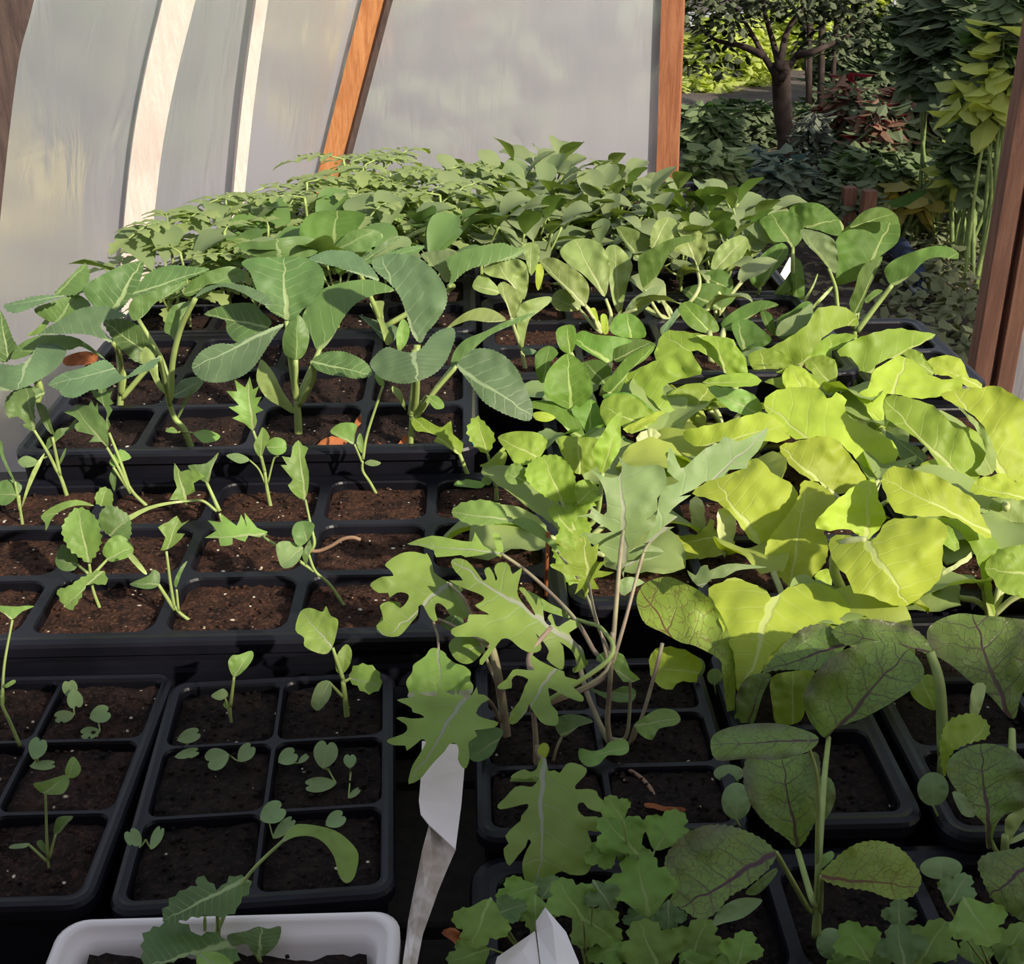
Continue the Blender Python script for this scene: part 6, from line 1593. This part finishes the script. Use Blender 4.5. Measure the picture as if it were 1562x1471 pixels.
o = link('ground', bm, m); tag(o, 'brown garden soil with litter beyond the doorway', 'ground', kind='structure')
# leaf litter and low weeds (beyond counting)
bm = bmesh.new(); uvl = bm.loops.layers.uv.verify()
for _ in range(1500):
    Y = random.uniform(2.9, 7.5); p = gnd(random.uniform(1050, 1530), Y)
    blade3(bm, p + Vector((0, 0, .012)), random.uniform(0, 6), random.uniform(-.2, .5), random.uniform(-.6, .3), random.uniform(.03, .07), random.uniform(.02, .04), 'oval', 3, 2, .3, uvl=uvl)
o = link('leaf_litter', bm, gleaf('leaf_litter', (.17, .12, .075), var=.5)); tag(o, 'brown fallen leaves littering the garden ground beyond the doorway', 'leaf litter', kind='stuff')
bm = bmesh.new()
for _ in range(60):
    p = gnd(random.uniform(1380, 1540), random.uniform(3.2, 5.2)) + Vector((0, 0, .05))
    cloud(bm, p, (.12, .12, .07), 22, .05, hollow=0)
o = link('weeds', bm, gleaf('weeds', (.10, .11, .04), var=.4), smooth=False); tag(o, 'low olive weeds spreading over the ground near the door jamb', 'weeds', kind='stuff')

# tree just beyond the doorway
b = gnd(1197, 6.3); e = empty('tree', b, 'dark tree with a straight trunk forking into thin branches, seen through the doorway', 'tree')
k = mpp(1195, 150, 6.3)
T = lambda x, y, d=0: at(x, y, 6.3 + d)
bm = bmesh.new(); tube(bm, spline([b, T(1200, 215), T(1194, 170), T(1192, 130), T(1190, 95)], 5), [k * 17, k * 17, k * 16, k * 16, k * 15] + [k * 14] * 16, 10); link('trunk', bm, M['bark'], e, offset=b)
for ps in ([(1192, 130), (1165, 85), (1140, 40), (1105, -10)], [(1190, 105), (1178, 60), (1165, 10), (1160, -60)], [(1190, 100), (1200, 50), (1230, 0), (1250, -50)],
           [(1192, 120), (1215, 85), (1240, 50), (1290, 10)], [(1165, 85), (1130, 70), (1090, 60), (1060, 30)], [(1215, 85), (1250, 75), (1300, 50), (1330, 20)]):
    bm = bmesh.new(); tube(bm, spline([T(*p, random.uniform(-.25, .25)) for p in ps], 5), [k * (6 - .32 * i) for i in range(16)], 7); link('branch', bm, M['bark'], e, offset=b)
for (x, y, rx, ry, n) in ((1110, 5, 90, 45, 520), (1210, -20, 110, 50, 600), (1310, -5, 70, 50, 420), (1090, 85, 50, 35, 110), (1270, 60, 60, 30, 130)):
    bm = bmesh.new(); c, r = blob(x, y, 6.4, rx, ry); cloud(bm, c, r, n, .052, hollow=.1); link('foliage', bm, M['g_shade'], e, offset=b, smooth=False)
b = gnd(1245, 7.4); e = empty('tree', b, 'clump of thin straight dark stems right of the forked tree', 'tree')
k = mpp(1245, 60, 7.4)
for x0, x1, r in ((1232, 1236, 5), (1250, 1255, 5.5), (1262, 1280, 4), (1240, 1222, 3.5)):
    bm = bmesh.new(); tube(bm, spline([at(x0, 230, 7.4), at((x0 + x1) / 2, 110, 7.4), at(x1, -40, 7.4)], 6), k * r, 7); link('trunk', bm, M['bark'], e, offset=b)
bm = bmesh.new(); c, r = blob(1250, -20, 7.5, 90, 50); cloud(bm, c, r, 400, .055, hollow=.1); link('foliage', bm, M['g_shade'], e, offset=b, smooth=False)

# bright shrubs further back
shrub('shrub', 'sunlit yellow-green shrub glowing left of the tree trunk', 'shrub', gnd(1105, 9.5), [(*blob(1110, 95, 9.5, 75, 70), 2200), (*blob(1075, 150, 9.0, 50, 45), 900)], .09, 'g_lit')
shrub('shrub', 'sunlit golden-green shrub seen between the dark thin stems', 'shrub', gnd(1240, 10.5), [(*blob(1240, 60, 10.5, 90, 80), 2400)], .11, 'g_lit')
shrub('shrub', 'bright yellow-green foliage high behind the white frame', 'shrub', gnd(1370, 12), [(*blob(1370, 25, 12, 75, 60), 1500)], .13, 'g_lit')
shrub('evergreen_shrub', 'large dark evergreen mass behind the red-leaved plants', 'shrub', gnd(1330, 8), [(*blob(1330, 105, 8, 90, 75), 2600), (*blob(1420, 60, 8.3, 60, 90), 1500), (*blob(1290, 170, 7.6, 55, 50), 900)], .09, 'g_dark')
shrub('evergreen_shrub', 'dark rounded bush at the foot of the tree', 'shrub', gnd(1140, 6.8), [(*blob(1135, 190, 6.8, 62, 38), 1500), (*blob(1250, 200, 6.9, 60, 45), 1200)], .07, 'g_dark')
shrub('grass_clump', 'thin pale upright grasses beside the reddish corner post', 'grass', gnd(1070, 5.2), [(*blob(1075, 190, 5.2, 38, 40), 260)], .10, 'g_mid', shape='lance', stems=14, stem_mat='stalk', sr=.004)
# pale shed far behind
sh = empty('shed', gnd(1100, 14), 'pale lilac shed wall glimpsed through the foliage', 'shed')
off = sh.location.copy()
a = at(1035, 110, 14); z1 = at(1035, 48, 14).z
bm = bmesh.new(); box(bm, (a.x, 14, GROUND_Z), (a.x + 1.5, 15.2, z1)); link('wall', bm, plain('shed_wall', (.72, .62, .70), .8, .2, .1, 3), sh, offset=off, smooth=False)
bm = bmesh.new(); box(bm, (a.x - .1, 13.9, z1), (a.x + 1.6, 15.3, z1 + .10)); link('roof', bm, plain('shed_roof', (.42, .42, .46), .7, .3, .1, 3), sh, offset=off, smooth=False)
# white trellis frame
fr = empty('trellis_frame', gnd(1373, 9), 'white wooden frame of two uprights and a crossbar behind the evergreens', 'trellis')
off = fr.location.copy(); wm = plain('white_paint', (.78, .78, .80), .5)
for x in (1364, 1382):
    bm = bmesh.new(); p = at(x, 30, 9); box(bm, (p.x - .022, 8.98, GROUND_Z), (p.x + .022, 9.02, 1.5)); link('upright', bm, wm, fr, offset=off, smooth=False)
for y in (36, -30):
    bm = bmesh.new(); p = at(1356, y, 8.97); q2 = at(1393, y, 8.97); box(bm, (p.x, 8.955, p.z - .02), (q2.x, 8.98, p.z + .02)); link('crossbar', bm, wm, fr, offset=off, smooth=False)

# red amaranths
for i, (x, y, Y, lab) in enumerate(((1385, 165, 5.2, 'red-leaved amaranth standing tallest, right below the white frame'), (1445, 140, 5.3, 'red-leaved amaranth nearest the climbing plants at right'), (1335, 205, 5.0, 'red-leaved amaranth with the lowest dark red leaves'), (1285, 165, 5.6, 'faint dark red amaranth left of the other red plants'))):
    shrub('amaranth', lab, 'amaranth', gnd(x, Y), [(*blob(x, y, Y, 30, 55), 130, 'g_red'), (*blob(x + 6, y + 10, Y, 36, 60), 150, 'g_dark'), (*blob(x, y + 55, Y, 34, 34), 170, 'g_mid')], .085, 'g_red', stems=5, shape='lance', stem_mat='redstem' if 'redstem' in M else 'bark', sr=.010, group='red amaranths')
# tall climbers at right
for x, y, Y, rx, ry, n, mt, lab in ((1425, 40, 4.6, 38, 85, 330, 'g_dark', 'dark tall bean plant left of the lighter climbers'), (1478, 60, 4.4, 40, 110, 420, 'g_dark', 'dark tall climber in the middle of the climbers at right'), (1530, 70, 4.0, 32, 100, 300, 'g_mid', 'tall climber with lighter broad leaves next to the door jamb'), (1500, 215, 4.2, 40, 60, 260, 'g_mid', 'leafy green plant below the tall climbers')):
    shrub('climbing_plant', lab, 'climber', gnd(x, Y), [(*blob(x, y, Y, rx, ry), int(n * 1.4))], .11, mt, stems=5, stem_mat='stalk_dark', sr=.008)
shrub('climbing_plant', 'thin pale-leaved climber catching light against the dark climbers', 'climber', gnd(1515, 3.9), [(*blob(1525, 110, 3.9, 24, 90), 70), (*blob(1480, 150, 3.95, 24, 40), 24)], .11, 'g_lit', stems=3, stem_mat='stalk', sr=.006)
# middle ground
shrub('lavender_bush', 'grey-blue wispy bush in the middle of the garden', 'bush', gnd(1238, 5.2), [(*blob(1238, 215, 5.2, 24, 48), 320), (*blob(1230, 285, 5.0, 45, 30), 300)], .055, 'g_grey', shape='lance', stems=8, sr=.006)
for x, y, Y, rx, ry, n, mt, lab in ((1140, 255, 4.6, 50, 28, 230, 'g_blue', 'blue-green leafy bush just behind the far brassicas'), (1190, 262, 4.4, 40, 26, 160, 'g_blue', 'second blue-green leafy bush, nearer the grey bush'), (1090, 250, 4.2, 40, 26, 150, 'g_mid', 'dark green bush by the foot of the corner post'), (1330, 255, 4.8, 60, 30, 300, 'g_mid', 'green leafy growth below the red amaranths'), (1290, 300, 4.3, 40, 22, 160, 'g_dark', 'low dark plants around the wooden stakes')):
    shrub('garden_bush', lab, 'bush', gnd(x, Y), [(*blob(x, y, Y, rx, ry), int(n * 1.8))], .07, mt, stems=4, stem_mat='stalk_dark', sr=.006)
shrub('squash_plant', 'yellowing squash plant lit by a patch of sun', 'squash plant', gnd(1395, 4.6), [(*blob(1385, 295, 4.6, 34, 26), 46, 'g_gold'), (*blob(1440, 280, 4.7, 55, 26), 110, 'g_mid'), (*blob(1480, 250, 4.4, 36, 30), 60, 'g_lit')], .12, 'g_gold', stems=6, stem_mat='stalk_dark', sr=.008)
sl = at(*K7((870, 210)), 4.2); e = empty('squash_leaf', (sl.x, sl.y, GROUND_Z), 'single broad squash leaf held flat just above the wooden stakes', 'leaf')
link('leaf', blade_bm([K7(p) for p in parse('855,205 920,170 980,150 1050,135 1060,150 1000,190 960,215 900,225')], K7((870, 210)), K7((1055, 140)), 4.2, 1.2), M['g_mid'], e, offset=e.location)
bm = bmesh.new(); tube(bm, spline([(sl.x, sl.y, GROUND_Z), (sl.x - .03, sl.y, (sl.z + GROUND_Z) / 2), sl], 5), .006, 6); link('petiole', bm, M['stalk_dark'], e, offset=e.location)

# stakes
for x, y0, y1, Y, wd, tilt, lab, mt in ((1327, 290, 340, 4.1, .046, 0, 'short square brown wooden stake among the garden plants', 'wood_dark'), (1296, 285, 345, 4.2, .045, .25, 'leaning brown stake left of the square one', 'wood_dark'), (1146, 305, 340, 3.4, .014, 0, 'thin orange stick left of the collards', 'wood')):
    p = at(x, y0, Y); bm = bmesh.new(); beam(bm, Vector((p.x + tilt * (p.z - GROUND_Z) * .3, Y, GROUND_Z - .05)), p, wd, wd, bevel=.003)
    tag(link('garden_stake', bm, M[mt], smooth=False), lab, 'stake')
# blue bundle on the path
bm = bmesh.new()
pts = [K7(p) for p in parse('850,480 880,455 930,465 960,520 1010,590 1050,660 1055,720 1035,745 985,700 940,640 900,560')]
c = on(*K7((960, 620)), GROUND_Z)
rings = []
gp = [on(*p, GROUND_Z) for p in pts]; cen = sum(gp, Vector()) / len(gp)
for h, s in ((0, 1.0), (.03, 1.02), (.07, .85), (.09, .5)):
    rings.append([bm.verts.new(cen + (p - cen) * s + Vector((0, 0, h + .005))) for p in gp])
for a, b in zip(rings, rings[1:]):
    for i in range(len(a)): bm.faces.new((a[i], a[(i + 1) % len(a)], b[(i + 1) % len(b)], b[i]))
bm.faces.new(rings[0]); bm.faces.new(rings[-1])
bmesh.ops.recalc_face_normals(bm, faces=bm.faces)
bu = empty('cloth_bundle', cen, 'dark blue bundle with a pale curved edge lying on the garden path', 'bundle')
link('cloth', bm, plain('navy_cloth', (.035, .05, .11), .7, .3, .4, 12), bu, offset=cen)
bm = bmesh.new(); tube(bm, [p + Vector((0, 0, .035)) for p in gp[5:11]], .008, 6); link('piping', bm, plain('pale_edge', (.5, .52, .6), .6), bu, offset=cen)
# unseen tall hedge, added between the low sun and the garden to shade it
random.seed(9)
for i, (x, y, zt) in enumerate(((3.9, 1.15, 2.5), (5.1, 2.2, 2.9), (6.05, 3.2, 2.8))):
    shrub('added_shade_tree', ('unseen dense tree added to shade the garden, first past the doorway', 'unseen dense tree added to shade the garden, middle of three', 'unseen dense tree added to shade the garden, farthest of three')[i], 'tree', (x, y, GROUND_Z),
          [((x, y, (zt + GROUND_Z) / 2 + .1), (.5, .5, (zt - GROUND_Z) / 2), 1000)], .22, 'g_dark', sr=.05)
# growth outside the film, seen blurred through it
for x, y, z, r, n, mt, lab in ((-2.7, 3.6, .25, .60, 1300, 'g_lit', 'green shrub blurred behind the film at upper left'), (-1.75, 3.0, -.35, .45, 900, 'g_gold', 'yellow-green shrub blurred behind the film at lower left'),
                              (-2.9, 5.2, -.1, .7, 900, 'g_red', 'brownish shrub blurred behind the left film'), (-1.9, 4.6, .2, .55, 1000, 'g_mid', 'dull green shrub blurred between the two laths'),
                              (-1.05, 5.6, .35, .70, 1500, 'g_gold', 'golden shrub blurred behind the film by the slanted post'), (-.35, 6.3, .25, .55, 1100, 'g_lit', 'yellowish shrub blurred right of the slanted post'),
                              (.55, 6.6, .35, .55, 1200, 'g_lit', 'pale green shrub blurred behind the end film'), (.42, 5.5, .1, .42, 800, 'g_blue', 'blue-grey bush blurred behind the film at the corner post'),
                              (-.25, 5.2, -.25, .42, 800, 'g_dark', 'dark shrub blurred low behind the end film'), (.2, 8.0, .8, .8, 1200, 'g_grey', 'grey tall shrub blurred behind the middle of the end film')):
    shrub('shrub', lab, 'shrub', (x, y, GROUND_Z), [((x, y, z), (r, r, r * 1.05), n)], .13, mt)
for x, y, Y, r, mt, lab in ((652, 18, 5.4, 24, 'g_pink', 'pink flowers blurred behind the end film'), (505, 30, 5.0, 40, 'g_orange', 'orange flowers blurred behind the film by the slanted post'), (672, 200, 5.0, 16, 'g_orange', 'small orange flower clump blurred behind the end film')):
    shrub('flower_clump', lab, 'flowers', gnd(x, Y), [(*blob(x, y, Y, r, r), 160)], .06, mt, stems=4, stem_mat='stalk_dark', sr=.006)
# ------------------------------------------------------------------ light, sky, camera
world = bpy.data.worlds.new('World'); bpy.context.scene.world = world
world.use_nodes = True
nt = world.node_tree; nt.nodes.clear(); g = G(nt)
sky = g.n('ShaderNodeTexSky'); sky.sky_type = 'NISHITA'; sky.sun_disc = False
sky.sun_elevation = math.radians(24); sky.sun_rotation = math.radians(140); sky.air_density = 1.2; sky.dust_density = 2.0
bg = g.n('ShaderNodeBackground'); g.set(bg, 0, g.mix(.45, sky.outputs[0], (4.2, 4.1, 4.3, 1))); bg.inputs[1].default_value = SKY
out = g.n('ShaderNodeOutputWorld'); g.set(out, 0, bg.outputs[0])
ld = bpy.data.lights.new('sun', 'SUN'); ld.energy = SUN; ld.color = (1.0, .90, .74); ld.angle = math.radians(1.4)
lo = bpy.data.objects.new('sun', ld); C.objects.link(lo); lo.location = (3, -3, 4)
S = Vector(SUNDIR).normalized()
lo.rotation_euler = S.to_track_quat('Z', 'Y').to_euler()
cd = bpy.data.cameras.new('camera'); cam = bpy.data.objects.new('camera', cd); C.objects.link(cam)
cam.matrix_world = Matrix.Translation(CAM) @ RM.to_4x4()
cd.sensor_fit = 'HORIZONTAL'; cd.sensor_width = 36; cd.lens = 36 * F / 1562; cd.clip_start = .02; cd.clip_end = 200
sc = bpy.context.scene; sc.camera = cam
sc.view_settings.view_transform = 'Standard'; sc.view_settings.look = 'None'; sc.view_settings.exposure = EXPO; sc.view_settings.gamma = 1
sc.view_settings.use_curve_mapping = False
sc.cycles.max_bounces = 8; sc.cycles.transparent_max_bounces = 8; sc.cycles.use_denoising = True
sc.cycles.sample_clamp_indirect = 6.0
